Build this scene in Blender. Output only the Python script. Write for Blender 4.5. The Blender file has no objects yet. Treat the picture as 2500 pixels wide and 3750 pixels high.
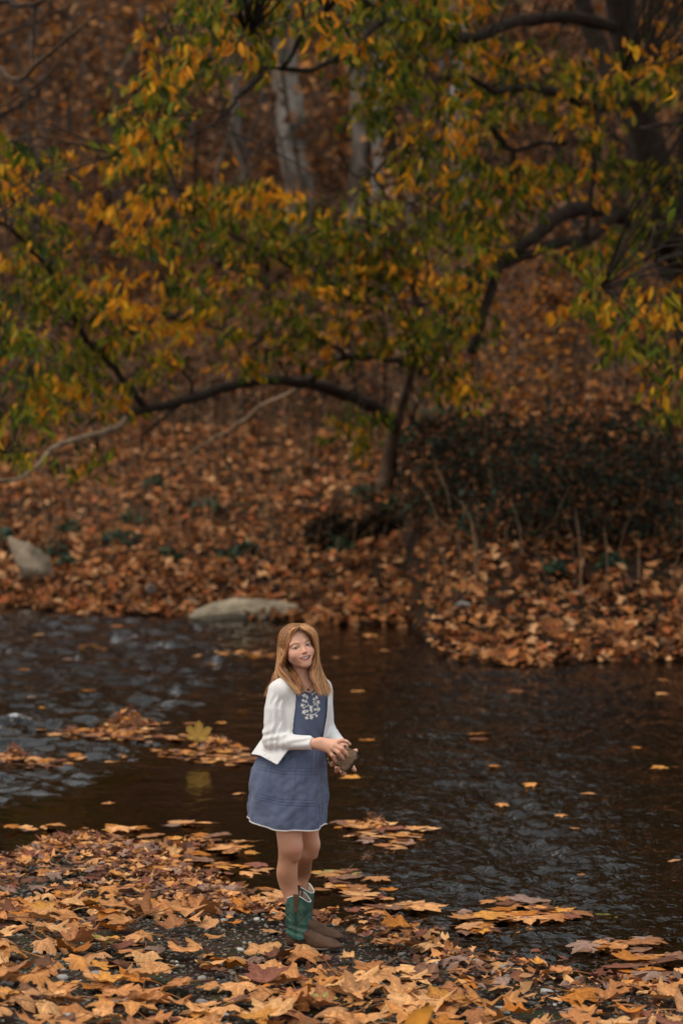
import bpy, math, random
import numpy as np
from mathutils import Vector, Matrix

# ------------------------------------------------------------------ camera, sky, sun, exposure
scene = bpy.context.scene
CAM_H = 2.3
LENS = 85.0
FPX = 3750 * LENS / 36.0
PITCH = math.atan((1875 - 1559) / FPX)
cam_data = bpy.data.cameras.new('camera')
cam = bpy.data.objects.new('camera', cam_data)
scene.collection.objects.link(cam)
cam.location = (0, 0, CAM_H)
cam.rotation_euler = (math.pi / 2 - PITCH, 0, 0)
cam_data.sensor_fit = 'VERTICAL'
cam_data.sensor_height = 36
cam_data.sensor_width = 24
cam_data.lens = LENS
cam_data.clip_end = 2000
cam_data.dof.use_dof = True
cam_data.dof.focus_distance = 10.35
cam_data.dof.aperture_fstop = 2.6
cam_data.dof.aperture_blades = 0
scene.camera = cam

SUN_EL, SUN_ROT = math.radians(58), math.radians(235)
world = bpy.data.worlds.new('World')
scene.world = world
world.use_nodes = True
wn = world.node_tree
sky = wn.nodes.new('ShaderNodeTexSky')
sky.sky_type = 'NISHITA'
sky.sun_disc = False
sky.sun_elevation = SUN_EL
sky.sun_rotation = SUN_ROT
sky.air_density = 2.0
sky.dust_density = 10.0
sky.ozone_density = 0.6
# an overcast deck of pale cloud covers most of the blue
w_tc = wn.nodes.new('ShaderNodeTexCoord')
w_n = wn.nodes.new('ShaderNodeTexNoise')
w_n.inputs['Scale'].default_value = 2.2
w_n.inputs['Detail'].default_value = 6
w_n.inputs['Roughness'].default_value = 0.55
wn.links.new(w_tc.outputs['Generated'], w_n.inputs['Vector'])
w_r = wn.nodes.new('ShaderNodeValToRGB')
w_r.color_ramp.elements[0].position = 0.3
w_r.color_ramp.elements[0].color = (0.78, 0.82, 0.86, 1)
w_r.color_ramp.elements[1].position = 0.7
w_r.color_ramp.elements[1].color = (1.20, 1.21, 1.22, 1)
wn.links.new(w_n.outputs['Fac'], w_r.inputs[0])
w_s = wn.nodes.new('ShaderNodeVectorMath')
w_s.operation = 'SCALE'
w_s.inputs['Scale'].default_value = 11.5
wn.links.new(w_r.outputs[0], w_s.inputs[0])
w_m = wn.nodes.new('ShaderNodeMix')
w_m.data_type = 'RGBA'
w_m.inputs[0].default_value = 0.9
wn.links.new(sky.outputs[0], w_m.inputs['A'])
wn.links.new(w_s.outputs[0], w_m.inputs['B'])
wn.links.new(w_m.outputs['Result'], wn.nodes['Background'].inputs[0])
wn.nodes['Background'].inputs[1].default_value = 0.10
sun_data = bpy.data.lights.new('sun', 'SUN')
sun_data.energy = 1.5
sun_data.angle = math.radians(22)
sun_data.color = (1.0, 0.87, 0.70)
sun = bpy.data.objects.new('sun', sun_data)
scene.collection.objects.link(sun)
# direction to the sun: over the camera's left shoulder
sd = Vector((math.sin(SUN_ROT) * math.cos(SUN_EL), math.cos(SUN_ROT) * math.cos(SUN_EL), math.sin(SUN_EL)))
sun.rotation_euler = sd.to_track_quat('Z', 'Y').to_euler()
sun.location = (0, 0, 30)
vs = scene.view_settings
vs.view_transform = 'Standard'
vs.look = 'None'
vs.gamma = 1
vs.use_curve_mapping = False
vs.exposure = 0.02
scene.cycles.use_denoising = True
scene.cycles.max_bounces = 7
scene.cycles.transparent_max_bounces = 12
scene.cycles.caustics_reflective = False
scene.cycles.caustics_refractive = False

# ------------------------------------------------------------------ helpers
R = random.Random(7)
NR = np.random.default_rng(11)
_cp, _sp = math.cos(PITCH), math.sin(PITCH)


def P(px, py, Y):
    """point of the place that the photograph shows at (px, py), Y metres in front of the camera"""
    a = (px - 1250) / FPX
    b = (1875 - py) / FPX
    dy = _cp + b * _sp
    dz = -_sp + b * _cp
    k = Y / dy
    return np.array([a * k, Y, CAM_H + dz * k])


def proj(p):
    d = np.asarray(p, float) - np.array([0, 0, CAM_H])
    f = d[..., 1] * _cp - d[..., 2] * _sp
    u = d[..., 1] * _sp + d[..., 2] * _cp
    return 1250 + FPX * d[..., 0] / f, 1875 - FPX * u / f


def _hash(ix, iy, iz, seed):
    h = (ix * 374761393 + iy * 668265263 + iz * 2147483647 + seed * 974634777) & 0xFFFFFFFF
    h = ((h ^ (h >> 13)) * 1274126177) & 0xFFFFFFFF
    h = h ^ (h >> 16)
    return (h & 0xFFFFFF) / float(0xFFFFFF)


def vnoise(x, y, z=0.0, seed=0):
    x, y, z = np.broadcast_arrays(np.asarray(x, float), np.asarray(y, float), np.asarray(z, float))
    ix, iy, iz = np.floor(x).astype(np.int64), np.floor(y).astype(np.int64), np.floor(z).astype(np.int64)
    fx, fy, fz = x - ix, y - iy, z - iz
    fx, fy, fz = [f * f * (3 - 2 * f) for f in (fx, fy, fz)]
    r = 0
    for a in (0, 1):
        for b in (0, 1):
            for c in (0, 1):
                w = (fx if a else 1 - fx) * (fy if b else 1 - fy) * (fz if c else 1 - fz)
                r = r + w * _hash(ix + a, iy + b, iz + c, seed)
    return r * 2 - 1


def fbm(x, y, z=0.0, seed=0, octs=3):
    s, a = 0, 1.0
    for k in range(octs):
        s = s + a * vnoise(x * 2 ** k, y * 2 ** k, z * 2 ** k, seed + k)
        a *= 0.5
    return s


def sstep(a, b, x):
    t = np.clip((x - a) / (b - a), 0, 1)
    return t * t * (3 - 2 * t)


C = scene.collection


class MB:
    """collects geometry, builds ONE mesh object"""

    def __init__(self):
        self.v, self.f, self.c, self.m, self.n = [], [], [], [], 0

    def add(self, v, f, col=None, mi=0):
        v = np.asarray(v, float).reshape(-1, 3)
        self.v.append(v)
        if isinstance(f, np.ndarray) and f.ndim == 2:
            f = [f]
        elif len(f) and not isinstance(f[0], np.ndarray):
            by = {}
            for q in f:
                by.setdefault(len(q), []).append(q)
            f = [np.array(q) for q in by.values()]
        for q in f:
            if len(q):
                self.f.append(q + self.n)
                self.m.append(mi)
        if col is None:
            col = (1, 1, 1)
        col = np.asarray(col, float)
        if col.ndim == 1:
            col = np.tile(col[:3], (len(v), 1))
        self.c.append(col[:, :3])
        self.n += len(v)
        return self

    def mesh(self, name, mats, smooth=True, off=(0, 0, 0)):
        me = bpy.data.meshes.new(name)
        v = np.concatenate(self.v) - np.asarray(off)
        nl = sum(q.size for q in self.f)
        npoly = sum(len(q) for q in self.f)
        me.vertices.add(len(v))
        me.vertices.foreach_set('co', v.astype(np.float32).ravel())
        me.loops.add(nl)
        me.loops.foreach_set('vertex_index', np.concatenate([q.ravel() for q in self.f]).astype(np.int32))
        me.polygons.add(npoly)
        sizes = np.concatenate([np.full(len(q), q.shape[1]) for q in self.f])
        starts = np.concatenate([[0], np.cumsum(sizes)[:-1]])
        me.polygons.foreach_set('loop_start', starts.astype(np.int32))
        if not isinstance(mats, (list, tuple)):
            mats = [mats]
        for m in mats:
            me.materials.append(m)
        if len(mats) > 1:
            mi = np.concatenate([np.full(len(q), k) for q, k in zip(self.f, self.m)])
            me.polygons.foreach_set('material_index', mi.astype(np.int32))
        me.polygons.foreach_set('use_smooth', np.full(npoly, smooth))
        at = me.color_attributes.new('tint', 'FLOAT_COLOR', 'POINT')
        c = np.concatenate(self.c)
        c4 = np.concatenate([c, np.ones((len(c), 1))], 1)
        at.data.foreach_set('color', c4.astype(np.float32).ravel())
        me.update()
        me.validate()
        return me

    def build(self, name, mats, parent=None, smooth=True):
        off = root_loc(parent) if parent is not None else (0, 0, 0)
        me = self.mesh(name, mats, smooth, off)
        o = bpy.data.objects.new(name, me)
        C.objects.link(o)
        if parent is not None:
            o.parent = parent
        return o


def root_loc(o):
    while o.parent is not None:
        o = o.parent
    return tuple(o.location)


def tag(o, label=None, cat=None, group=None, kind=None):
    if label:
        o['label'] = label
    if cat:
        o['category'] = cat
    if group:
        o['group'] = group
    if kind:
        o['kind'] = kind
    return o


def empty(name, loc, label, cat, group=None):
    o = bpy.data.objects.new(name, None)
    o.empty_display_size = 0.1
    C.objects.link(o)
    o.location = tuple(loc)
    return tag(o, label, cat, group)


def spline(pts, n):
    """Catmull-Rom through the rows of pts (any width), n samples"""
    p = np.asarray(pts, float)
    if len(p) < 3:
        t = np.linspace(0, 1, n)[:, None]
        return p[0] * (1 - t) + p[-1] * t
    q = np.vstack([2 * p[0] - p[1], p, 2 * p[-1] - p[-2]])
    u = np.linspace(0, len(p) - 1 - 1e-9, n)
    i = u.astype(int)
    t = (u - i)[:, None]
    a, b, c, d = q[i], q[i + 1], q[i + 2], q[i + 3]
    return 0.5 * (2 * b + (c - a) * t + (2 * a - 5 * b + 4 * c - d) * t * t + (3 * b - 3 * c + d - a) * t ** 3)


def frames(p):
    t = np.gradient(p, axis=0)
    t /= np.linalg.norm(t, axis=1)[:, None] + 1e-12
    up = np.array([0.0, 0, 1]) if abs(t[0][2]) < 0.9 else np.array([1.0, 0, 0])
    n = np.zeros_like(p)
    prev = np.cross(t[0], np.cross(up, t[0]))
    for k in range(len(p)):
        prev = prev - t[k] * np.dot(prev, t[k])
        prev /= np.linalg.norm(prev) + 1e-12
        n[k] = prev
    return t, n, np.cross(t, n)


def tube(mb, pts, rad, sides=6, col=None, mi=0, cap=True, rough=0.0, seed=0):
    p = np.asarray(pts, float)
    m = len(p)
    r = np.broadcast_to(np.asarray(rad, float), (m,)) if np.ndim(rad) == 0 or len(rad) == m else np.interp(
        np.linspace(0, 1, m), np.linspace(0, 1, len(rad)), rad)
    t, n, b = frames(p)
    a = np.linspace(0, 2 * math.pi, sides, endpoint=False)
    rr = r[:, None] * np.ones((1, sides))
    if rough:
        k = np.arange(m)[:, None] * np.ones((1, sides))
        rr = rr * (1 + rough * vnoise(k * 0.9 + seed * 3.1, np.cos(a)[None] * 1.7 + 5, np.sin(a)[None] * 1.7, seed))
    v = p[:, None] + rr[..., None] * (np.cos(a)[None, :, None] * n[:, None] + np.sin(a)[None, :, None] * b[:, None])
    v = v.reshape(-1, 3)
    i = np.arange(m - 1)[:, None] * sides
    j = np.arange(sides)[None]
    j2 = (j + 1) % sides
    f = np.stack([i + j, i + j2, i + sides + j2, i + sides + j], -1).reshape(-1, 4)
    fs = [f]
    if cap:
        fs.append(np.arange(sides)[None, ::-1].copy())
        fs.append((np.arange(sides) + (m - 1) * sides)[None])
    if col is not None and np.ndim(col) == 2 and len(col) == m:
        col = np.repeat(col, sides, 0)
    mb.add(v, fs, col, mi)


def grid(mb, X, Y, Z, col=None, mi=0, wrap=False):
    """quad sheet from 2-D arrays"""
    h, w = X.shape
    v = np.stack([X, Y, Z], -1).reshape(-1, 3)
    i = np.arange(h - 1)[:, None] * w
    if wrap:
        j = np.arange(w)[None]
        j2 = (j + 1) % w
    else:
        j = np.arange(w - 1)[None]
        j2 = j + 1
    f = np.stack([i + j, i + j2, i + w + j2, i + w + j], -1).reshape(-1, 4)
    mb.add(v, f, col, mi)


# ------------------------------------------------------------------ materials
def mat(name):
    m = bpy.data.materials.new(name)
    m.use_nodes = True
    nt = m.node_tree
    b = nt.nodes['Principled BSDF']
    return m, nt, b


def N(nt, t, **kw):
    n = nt.nodes.new(t)
    for k, v in kw.items():
        if isinstance(k, str) and k.startswith('i_'):
            n.inputs[k[2:].replace('_', ' ')].default_value = v
        else:
            setattr(n, k, v)
    return n


def lk(nt, a, b):
    nt.links.new(a, b)


def bump_noise(nt, b, scale, strength, dist=0.01, detail=4, vec=None):
    n = N(nt, 'ShaderNodeTexNoise')
    n.inputs['Scale'].default_value = scale
    n.inputs['Detail'].default_value = detail
    if vec is None:
        tc = N(nt, 'ShaderNodeTexCoord')
        vec = tc.outputs['Object']
    lk(nt, vec, n.inputs['Vector'])
    bp = N(nt, 'ShaderNodeBump')
    bp.inputs['Strength'].default_value = strength
    bp.inputs['Distance'].default_value = dist
    lk(nt, n.outputs['Fac'], bp.inputs['Height'])
    lk(nt, bp.outputs[0], b.inputs['Normal'])
    return n, bp


def tint_mat(name, rough=0.8, var=0.25, nscale=12.0, bump=0.3, bdist=0.005, spec=0.3, sss=0.0, obj_color=False, transl=0.0):
    """base colour comes from the per-piece tint, broken up by a noise of the surface itself"""
    m, nt, b = mat(name)
    at = N(nt, 'ShaderNodeObjectInfo') if obj_color else N(nt, 'ShaderNodeAttribute', attribute_name='tint')
    src = at.outputs['Color']
    if obj_color:
        a2 = N(nt, 'ShaderNodeAttribute', attribute_name='tint')
        mv = N(nt, 'ShaderNodeVectorMath', operation='MULTIPLY')
        lk(nt, at.outputs['Color'], mv.inputs[0])
        lk(nt, a2.outputs['Color'], mv.inputs[1])
        src = mv.outputs[0]
    tc = N(nt, 'ShaderNodeTexCoord')
    n = N(nt, 'ShaderNodeTexNoise')
    n.inputs['Scale'].default_value = nscale
    n.inputs['Detail'].default_value = 5
    lk(nt, tc.outputs['Object'], n.inputs['Vector'])
    mr = N(nt, 'ShaderNodeMapRange')
    mr.inputs['From Min'].default_value = 0.3
    mr.inputs['From Max'].default_value = 0.7
    mr.inputs['To Min'].default_value = 1 - var
    mr.inputs['To Max'].default_value = 1 + var
    lk(nt, n.outputs['Fac'], mr.inputs['Value'])
    mx = N(nt, 'ShaderNodeVectorMath', operation='SCALE')
    lk(nt, src, mx.inputs[0])
    lk(nt, mr.outputs[0], mx.inputs['Scale'])
    lk(nt, mx.outputs[0], b.inputs['Base Color'])
    b.inputs['Roughness'].default_value = rough
    b.inputs['Specular IOR Level'].default_value = spec
    if bump:
        bump_noise(nt, b, nscale * 2.5, bump, bdist, vec=tc.outputs['Object'])
    if transl:
        tr = N(nt, 'ShaderNodeBsdfTranslucent')
        lk(nt, mx.outputs[0], tr.inputs['Color'])
        ms = N(nt, 'ShaderNodeMixShader')
        ms.inputs[0].default_value = transl
        lk(nt, b.outputs[0], ms.inputs[1])
        lk(nt, tr.outputs[0], ms.inputs[2])
        lk(nt, ms.outputs[0], nt.nodes['Material Output'].inputs['Surface'])
    return m


M_LEAFLIT = tint_mat('dry_leaf', 0.75, 0.22, 30, 0.35, 0.004, 0.10, transl=0.12)
M_LEAFOBJ = tint_mat('dry_leaf_single', 0.7, 0.3, 22, 0.4, 0.004, 0.14, obj_color=True, transl=0.12)
M_FARLEAF = tint_mat('hillside_leaf', 0.9, 0.1, 4, 0, 0, 0.05, transl=0.1)
M_CANOPY = tint_mat('canopy_leaf', 0.6, 0.15, 15, 0.0, 0, 0.12, transl=0.45)
M_BARK = tint_mat('bark', 0.95, 0.35, 9, 0.8, 0.02, 0.08)
M_STONE = tint_mat('stone', 0.75, 0.25, 18, 0.5, 0.01, 0.3)
M_PEBBLE = tint_mat('pebble', 0.5, 0.2, 60, 0.2, 0.003, 0.25)

# ------------------------------------------------------------------ the land
def Yg(py):
    return CAM_H / ((py - 1559) / FPX)


def _line(pts, ext_l, ext_r):
    w = []
    for px, py in pts:
        Y = Yg(py)
        w.append(((px - 1250) / FPX * Y, Y))
    w = [(-60, ext_l)] + sorted(w) + [(60, ext_r)]
    return np.array(w)


NEAR = _line([(-300, 3250), (0, 3190), (160, 3120), (300, 3090), (450, 3130), (620, 3215), (800, 3270), (950, 3330), (1150, 3390), (1350, 3400),
              (1560, 3470), (1750, 3560), (1950, 3560), (2080, 3590), (2250, 3640), (2500, 3665)], 11.0, 8.0)
FARS = _line([(-200, 2225), (0, 2225), (300, 2248), (480, 2262), (700, 2268), (1000, 2272), (1300, 2285), (1510, 2300)], 31, 22.5)
_f = [(0.86, 27.6), (0.93, 24.6), (1.15, 23.6), (1.6, 23.25), (2.4, 23.6), (3.4, 23.5), (8, 22.8)]
FARS = np.array([q for q in FARS if q[0] < 0.84 or q[0] > 20] + _f)
FARS = FARS[np.argsort(FARS[:, 0])]


def y_near(x):
    return np.interp(x, NEAR[:, 0], NEAR[:, 1]) + 0.12 * vnoise(x * 2.2, 3.3)


def y_far(x):
    return np.interp(x, FARS[:, 0], FARS[:, 1]) + 0.35 * vnoise(x * 1.3, 9.1) + 0.12 * vnoise(x * 4, 2.1)


def zg(x, y):
    x, y = np.broadcast_arrays(np.asarray(x, float), np.asarray(y, float))
    yn, yf = y_near(x), y_far(x)
    dn = yn - y                       # >0 on the near shore
    df = y - yf                       # >0 on the far bank
    near = np.where(dn > 0, 0.045 * np.minimum(dn, 3) + 0.085 * np.maximum(dn - 3, 0), 0)
    near = np.minimum(near, 0.9 + 0.02 * np.maximum(dn, 0))
    near = near + np.where(dn > 0, 0.010 * vnoise(x * 3, y * 3, 0, 4) * sstep(0, 0.4, dn), 0)
    bed = -np.minimum(0.32, 0.07 * np.maximum(-dn, 0)) * sstep(0, 1.5, -df) - 0.02 * (dn < 0)
    bed = bed + 0.03 * vnoise(x * 1.5, y * 1.5, 0, 8) * (dn < -0.5)
    bank = 0.15 * np.minimum(df, 14) + 0.05 * np.clip(df - 14, 0, 4) + 0.56 * np.maximum(df - 17, 0)
    bank = np.minimum(bank, 24 + 0.02 * df - 7.5 * np.exp(-((x / np.maximum(y, 1) - .080) / .022) ** 2) * sstep(60, 80, y))
    # the right bank is a little steeper at its foot, with a hump behind
    rb = sstep(0.5, 2.5, x)
    bank = bank + rb * (0.16 * np.clip(df - 3.0, 0, 6))
    bank = bank + 0.10 * fbm(x * 0.8, y * 0.8, 0, 14) * sstep(0, 1.5, df) + 0.6 * vnoise(x * 0.12, y * 0.12, 0, 3) * sstep(8, 25, df)
    z = np.where(dn > 0, near, np.where(df > 0, bank, bed))
    return z


def zg1(x, y):
    return float(zg(np.array([x]), np.array([y]))[0])


def hit(px, py, y0=8.0, y1=140.0):
    """ground point shown at a pixel"""
    Y = np.concatenate([np.linspace(y0, 40, 1600), np.linspace(40, y1, 1500)])
    b = (1875 - py) / FPX
    a = (px - 1250) / FPX
    k = Y / (_cp + b * _sp)
    X = a * k
    Z = CAM_H + (-_sp + b * _cp) * k
    g = np.maximum(zg(X, Y), 0)
    i = np.argmax(Z < g)
    return np.array([X[i], Y[i], g[i]])


# one ground sheet: bed, banks and hillside, out to the horizon
ys = np.concatenate([np.linspace(-80, 4, 20), np.arange(4.5, 8, 0.25), np.arange(8, 15, 0.07), np.arange(15, 22, 0.25), np.arange(22, 36, 0.2),
                     np.arange(36, 70, 0.6), np.linspace(70, 160, 60), np.linspace(180, 900, 16)])
xs = np.concatenate([np.linspace(-500, -20, 24), np.linspace(-18, -5, 40), np.arange(-4.9, 4.9, 0.1), np.linspace(5, 18, 40), np.linspace(20, 500, 24)])
GX, GY = np.meshgrid(xs, ys)
GZ = zg(GX, GY)
mb = MB()
grid(mb, GX, GY, GZ)
m, nt, b = mat('earth')
tc = N(nt, 'ShaderNodeTexCoord')
n1 = N(nt, 'ShaderNodeTexNoise')
n1.inputs['Scale'].default_value = 1.3
n1.inputs['Detail'].default_value = 8
n2 = N(nt, 'ShaderNodeTexVoronoi')
n2.inputs['Scale'].default_value = 22
for q in (n1, n2):
    lk(nt, tc.outputs['Object'], q.inputs['Vector'])
cr = N(nt, 'ShaderNodeValToRGB')
cr.color_ramp.elements[0].position = 0.35
cr.color_ramp.elements[0].color = (0.016, 0.011, 0.007, 1)
cr.color_ramp.elements[1].position = 0.68
cr.color_ramp.elements[1].color = (0.075, 0.045, 0.026, 1)
lk(nt, n1.outputs['Fac'], cr.inputs['Fac'])
mx = N(nt, 'ShaderNodeMix', data_type='RGBA', blend_type='MULTIPLY')
mx.inputs[0].default_value = 0.6
lk(nt, cr.outputs[0], mx.inputs['A'])
lk(nt, n2.outputs['Color'], mx.inputs['B'])
lk(nt, mx.outputs['Result'], b.inputs['Base Color'])
b.inputs['Roughness'].default_value = 0.95
b.inputs['Specular IOR Level'].default_value = 0.08
bp = N(nt, 'ShaderNodeBump')
bp.inputs['Strength'].default_value = 0.7
bp.inputs['Distance'].default_value = 0.02
lk(nt, n2.outputs['Distance'], bp.inputs['Height'])
lk(nt, bp.outputs[0], b.inputs['Normal'])
g = mb.build('ground', m)
tag(g, 'gravel shore, river bed, leafy far bank and wooded hillside', kind='structure')

# ------------------------------------------------------------------ water
m, nt, b = mat('water')
nt.nodes.remove(b)
tc = N(nt, 'ShaderNodeTexCoord')
sx = N(nt, 'ShaderNodeSeparateXYZ')
lk(nt, tc.outputs['Object'], sx.inputs[0])
at = N(nt, 'ShaderNodeAttribute', attribute_name='tint')   # r: small ripple strength, g: riffle strength
sc = N(nt, 'ShaderNodeSeparateColor')
lk(nt, at.outputs['Color'], sc.inputs[0])
mp = N(nt, 'ShaderNodeMapping')
mp.inputs['Scale'].default_value = (1.0, 0.75, 1)
mp.inputs['Rotation'].default_value = (0, 0, 0.35)
lk(nt, tc.outputs['Object'], mp.inputs[0])
wA = N(nt, 'ShaderNodeTexNoise')
wA.inputs['Scale'].default_value = 15
wA.inputs['Detail'].default_value = 3
wA.inputs['Distortion'].default_value = 0.6
wB = N(nt, 'ShaderNodeTexNoise')
wB.inputs['Scale'].default_value = 5
wB.inputs['Detail'].default_value = 4
wB.inputs['Distortion'].default_value = 0.9
for q in (wA, wB):
    lk(nt, mp.outputs[0], q.inputs['Vector'])
mA = N(nt, 'ShaderNodeMath', operation='MULTIPLY')
mB = N(nt, 'ShaderNodeMath', operation='MULTIPLY')
lk(nt, wA.outputs['Fac'], mA.inputs[0])
lk(nt, sc.outputs[0], mA.inputs[1])
lk(nt, wB.outputs['Fac'], mB.inputs[0])
lk(nt, sc.outputs[1], mB.inputs[1])
ad = N(nt, 'ShaderNodeMath', operation='ADD')
lk(nt, mA.outputs[0], ad.inputs[0])
lk(nt, mB.outputs[0], ad.inputs[1])
bp = N(nt, 'ShaderNodeBump')
bp.inputs['Strength'].default_value = 1.0
bp.inputs['Distance'].default_value = 0.03
lk(nt, ad.outputs[0], bp.inputs['Height'])
fr = N(nt, 'ShaderNodeFresnel')
fr.inputs['IOR'].default_value = 1.38
lk(nt, bp.outputs[0], fr.inputs['Normal'])
gl = N(nt, 'ShaderNodeBsdfGlossy')
gl.inputs['Roughness'].default_value = 0.015
gl.inputs['Color'].default_value = (1, 1, 1, 1)
lk(nt, bp.outputs[0], gl.inputs['Normal'])
tr = N(nt, 'ShaderNodeBsdfTransparent')
tr.inputs['Color'].default_value = (0.19, 0.115, 0.06, 1)
ms = N(nt, 'ShaderNodeMixShader')
lk(nt, fr.outputs[0], ms.inputs[0])
lk(nt, tr.outputs[0], ms.inputs[1])
lk(nt, gl.outputs[0], ms.inputs[2])
lk(nt, ms.outputs[0], nt.nodes['Material Output'].inputs['Surface'])
M_WATER = m
# rows and columns get finer towards the viewer so that every wavelet is real geometry
wt_ = np.concatenate([np.linspace(-5, -.3, 24), np.linspace(-.26, -.165, 30)[:-1], np.linspace(-.165, .165, 540), np.linspace(.165, .26, 30)[1:], np.linspace(.3, 5, 24)])
wy = 1 / np.linspace(1 / 8.4, 1 / 33.0, 560)
WT, WY = np.meshgrid(wt_, wy)
WX = WT * WY
wpx, wpy = proj(np.stack([WX, WY, WX * 0], -1))
# ripples: calm pool at the near left, riffle running over stones at the far left, wind ripples on the right
big = fbm(WX * 0.55, WY * 0.35, 0, 51)
calm = sstep(2450, 2620, wpy) * (1 - sstep(900, 1500, wpx))           # slow pool at the near left
riffle = (1 - sstep(2560 + 300 * (1 - np.clip(wpx / 900, 0, 1)), 2760 + 300 * (1 - np.clip(wpx / 900, 0, 1)), wpy)) * (1 - sstep(400, 1350, wpx))
breeze = sstep(1150, 1700, wpx + (wpy - 2700) * 0.2) * (1 - 0.55 * sstep(2150, 2500, wpx))
rip = 0.22 + 0.85 * breeze + 0.35 * riffle + 0.25 * big * breeze
rip = np.clip(rip * (1 - 0.55 * calm) * (1 - 0.45 * sstep(3300, 3600, wpy)), 0.05, 1.4)
rif = np.clip(riffle * (1 + .6 * big), 0, 2) + 0.10 * (1 - calm)
streak = np.exp(-((wpx - 1960 - (wpy - 3100) * .12) / 210) ** 2) * sstep(2750, 2950, wpy)
WZ = rip * (1.8 + 2.0 * streak) * (0.0040 * vnoise(WX / .058 + .3 * WY, WY / .050, 0, 61) + 0.0050 * vnoise(WX / .14 - .3 * WY, WY / .095 + .3 * WX, 0, 62) + 0.008 * vnoise(WX / .30 + WY, WY / .25, 0, 63))
WZ = WZ + 1.7 * rif * (0.022 * vnoise(WX / .24, WY / .15 + .5 * WX, 0, 64) + 0.012 * vnoise(WX / .11, WY / .08, 0, 65) + 0.014 * vnoise(WX / .33, WY / .4, 0, 66) + 0.02 * vnoise(WX / .8, WY / .7, 0, 67))
# rings spreading beside the bank at the right
cx_, cy_ = 0.62, 10.05
rr_ = np.hypot(WX - cx_, (WY - cy_))
WZ = WZ + 0.004 * np.sin(rr_ * 62) * np.exp(-(rr_ / .55) ** 2)
edge = sstep(0.0, 0.5, WY - y_near(WX)) * sstep(0.0, 0.6, y_far(WX) - WY)
quiet = 1.0
for ax_, ay_, aw_ in [(110, 2795, 210), (400, 2695, 280), (780, 2780, 230), (1400, 3075, 190), (1940, 3360, 240), (560, 3060, 300), (2350, 3500, 200), (960, 2405, 160), (350, 2375, 120)]:
    Yc = Yg(ay_)
    xc = (ax_ - 1250) / FPX * Yc
    quiet = quiet * (1 - .85 * np.exp(-(((WX - xc) / (aw_ / FPX * Yc)) ** 2 + ((WY - Yc) / .55) ** 2) ** 1.5))
WZ = WZ * quiet
WZ = WZ * (0.15 + .85 * edge) * (np.abs(WT) < .26)
mb = MB()
grid(mb, WX, WY, WZ, np.stack([rip.ravel(), rif.ravel(), rip.ravel() * 0], 1))
w = mb.build('water', M_WATER)
tag(w, 'dark rippled river water with glints of sky', kind='structure')

# ------------------------------------------------------------------ fallen leaves
def maple_outline():
    # half outline of a sycamore / maple leaf (x sideways, y towards the tip), unit size
    h = [(0.0, 1.0), (0.12, 0.78), (0.24, 0.72), (0.23, 0.58), (0.30, 0.48), (0.46, 0.62), (0.60, 0.59), (0.80, 0.52), (0.70, 0.38),
         (0.71, 0.25), (0.56, 0.14), (0.57, 0.03), (0.68, -0.08), (0.60, -0.22), (0.36, -0.28), (0.12, -0.30)]
    pts = h + [(-x, y) for x, y in h[::-1][:-1]]
    return np.array(pts)


OUTL = maple_outline()


def leaf_shape(curl, wav, seed, stem=True):
    """maple leaf as a bent sheet: centre, inner ring, outline; curl lifts or drops the lobes"""
    n = len(OUTL)
    c0 = np.array([0.0, -0.05])
    ring = c0 + (OUTL - c0) * 0.52
    p2 = np.vstack([c0[None], ring, OUTL * (1 + 0.07 * vnoise(np.arange(n) * 1.7, seed, 0, 3)[:, None])])
    r = np.linalg.norm(p2 - c0, axis=1)
    a = np.arctan2(p2[:, 1], p2[:, 0])
    z = curl * r ** 2 * 0.55 + wav * r ** 1.5 * np.sin(a * 3 + seed) * 0.22 + 0.10 * r * vnoise(p2[:, 0] * 3 + seed, p2[:, 1] * 3, 0, 5)
    z = z - 0.10 * np.abs(np.sin(a * 2.5 + 0.3)) * r * (1 if curl < 0 else 0.4)
    fold = R.uniform(-0.35, 0.4) if seed % 3 == 0 else 0.1
    z = z + fold * np.abs(p2[:, 0]) + .05 * np.sin(p2[:, 0] * 9 + seed) * np.sin(p2[:, 1] * 7 + seed * 2)
    v = np.column_stack([p2, z])
    f = []
    for k in range(n):
        k2 = (k + 1) % n
        f.append((0, 1 + k2, 1 + k))
    q = [(1 + k, 1 + (k + 1) % n, 1 + n + (k + 1) % n, 1 + n + k) for k in range(n)]
    f = np.array(f)
    q = np.array(q)
    # the fan winding and quads face up
    return v, f[:, ::-1].copy(), q[:, ::-1].copy()


TAN = [(0.53, 0.235, 0.085), (0.63, 0.30, 0.115), (0.46, 0.19, 0.066), (0.56, 0.24, 0.072), (0.50, 0.245, 0.105), (0.34, 0.14, 0.055), (0.66, 0.35, 0.145)]
DARKL = [(0.16, 0.065, 0.035), (0.20, 0.10, 0.06), (0.22, 0.08, 0.05), (0.13, 0.06, 0.035), (0.26, 0.16, 0.12)]
ORANGE = [(0.50, 0.18, 0.03), (0.44, 0.15, 0.025), (0.55, 0.24, 0.05)]


def leaf_color(r=None, dark=0.25, orange=0.1):
    r = r or R
    k = r.random()
    c = r.choice(DARKL) if k < dark else (r.choice(ORANGE) if k < dark + orange else r.choice(TAN))
    s = r.uniform(0.78, 1.15)
    return tuple(min(0.8, q * s) for q in c)


LEAF_ME = []
for s in range(14):
    v, f, q = leaf_shape([-0.65, 0.45, -0.4, 0.2, -0.9, 0.1, -0.25][s % 7], R.uniform(-0.7, 0.7), s)
    LEAF_ME.append((v, f, q))


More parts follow.
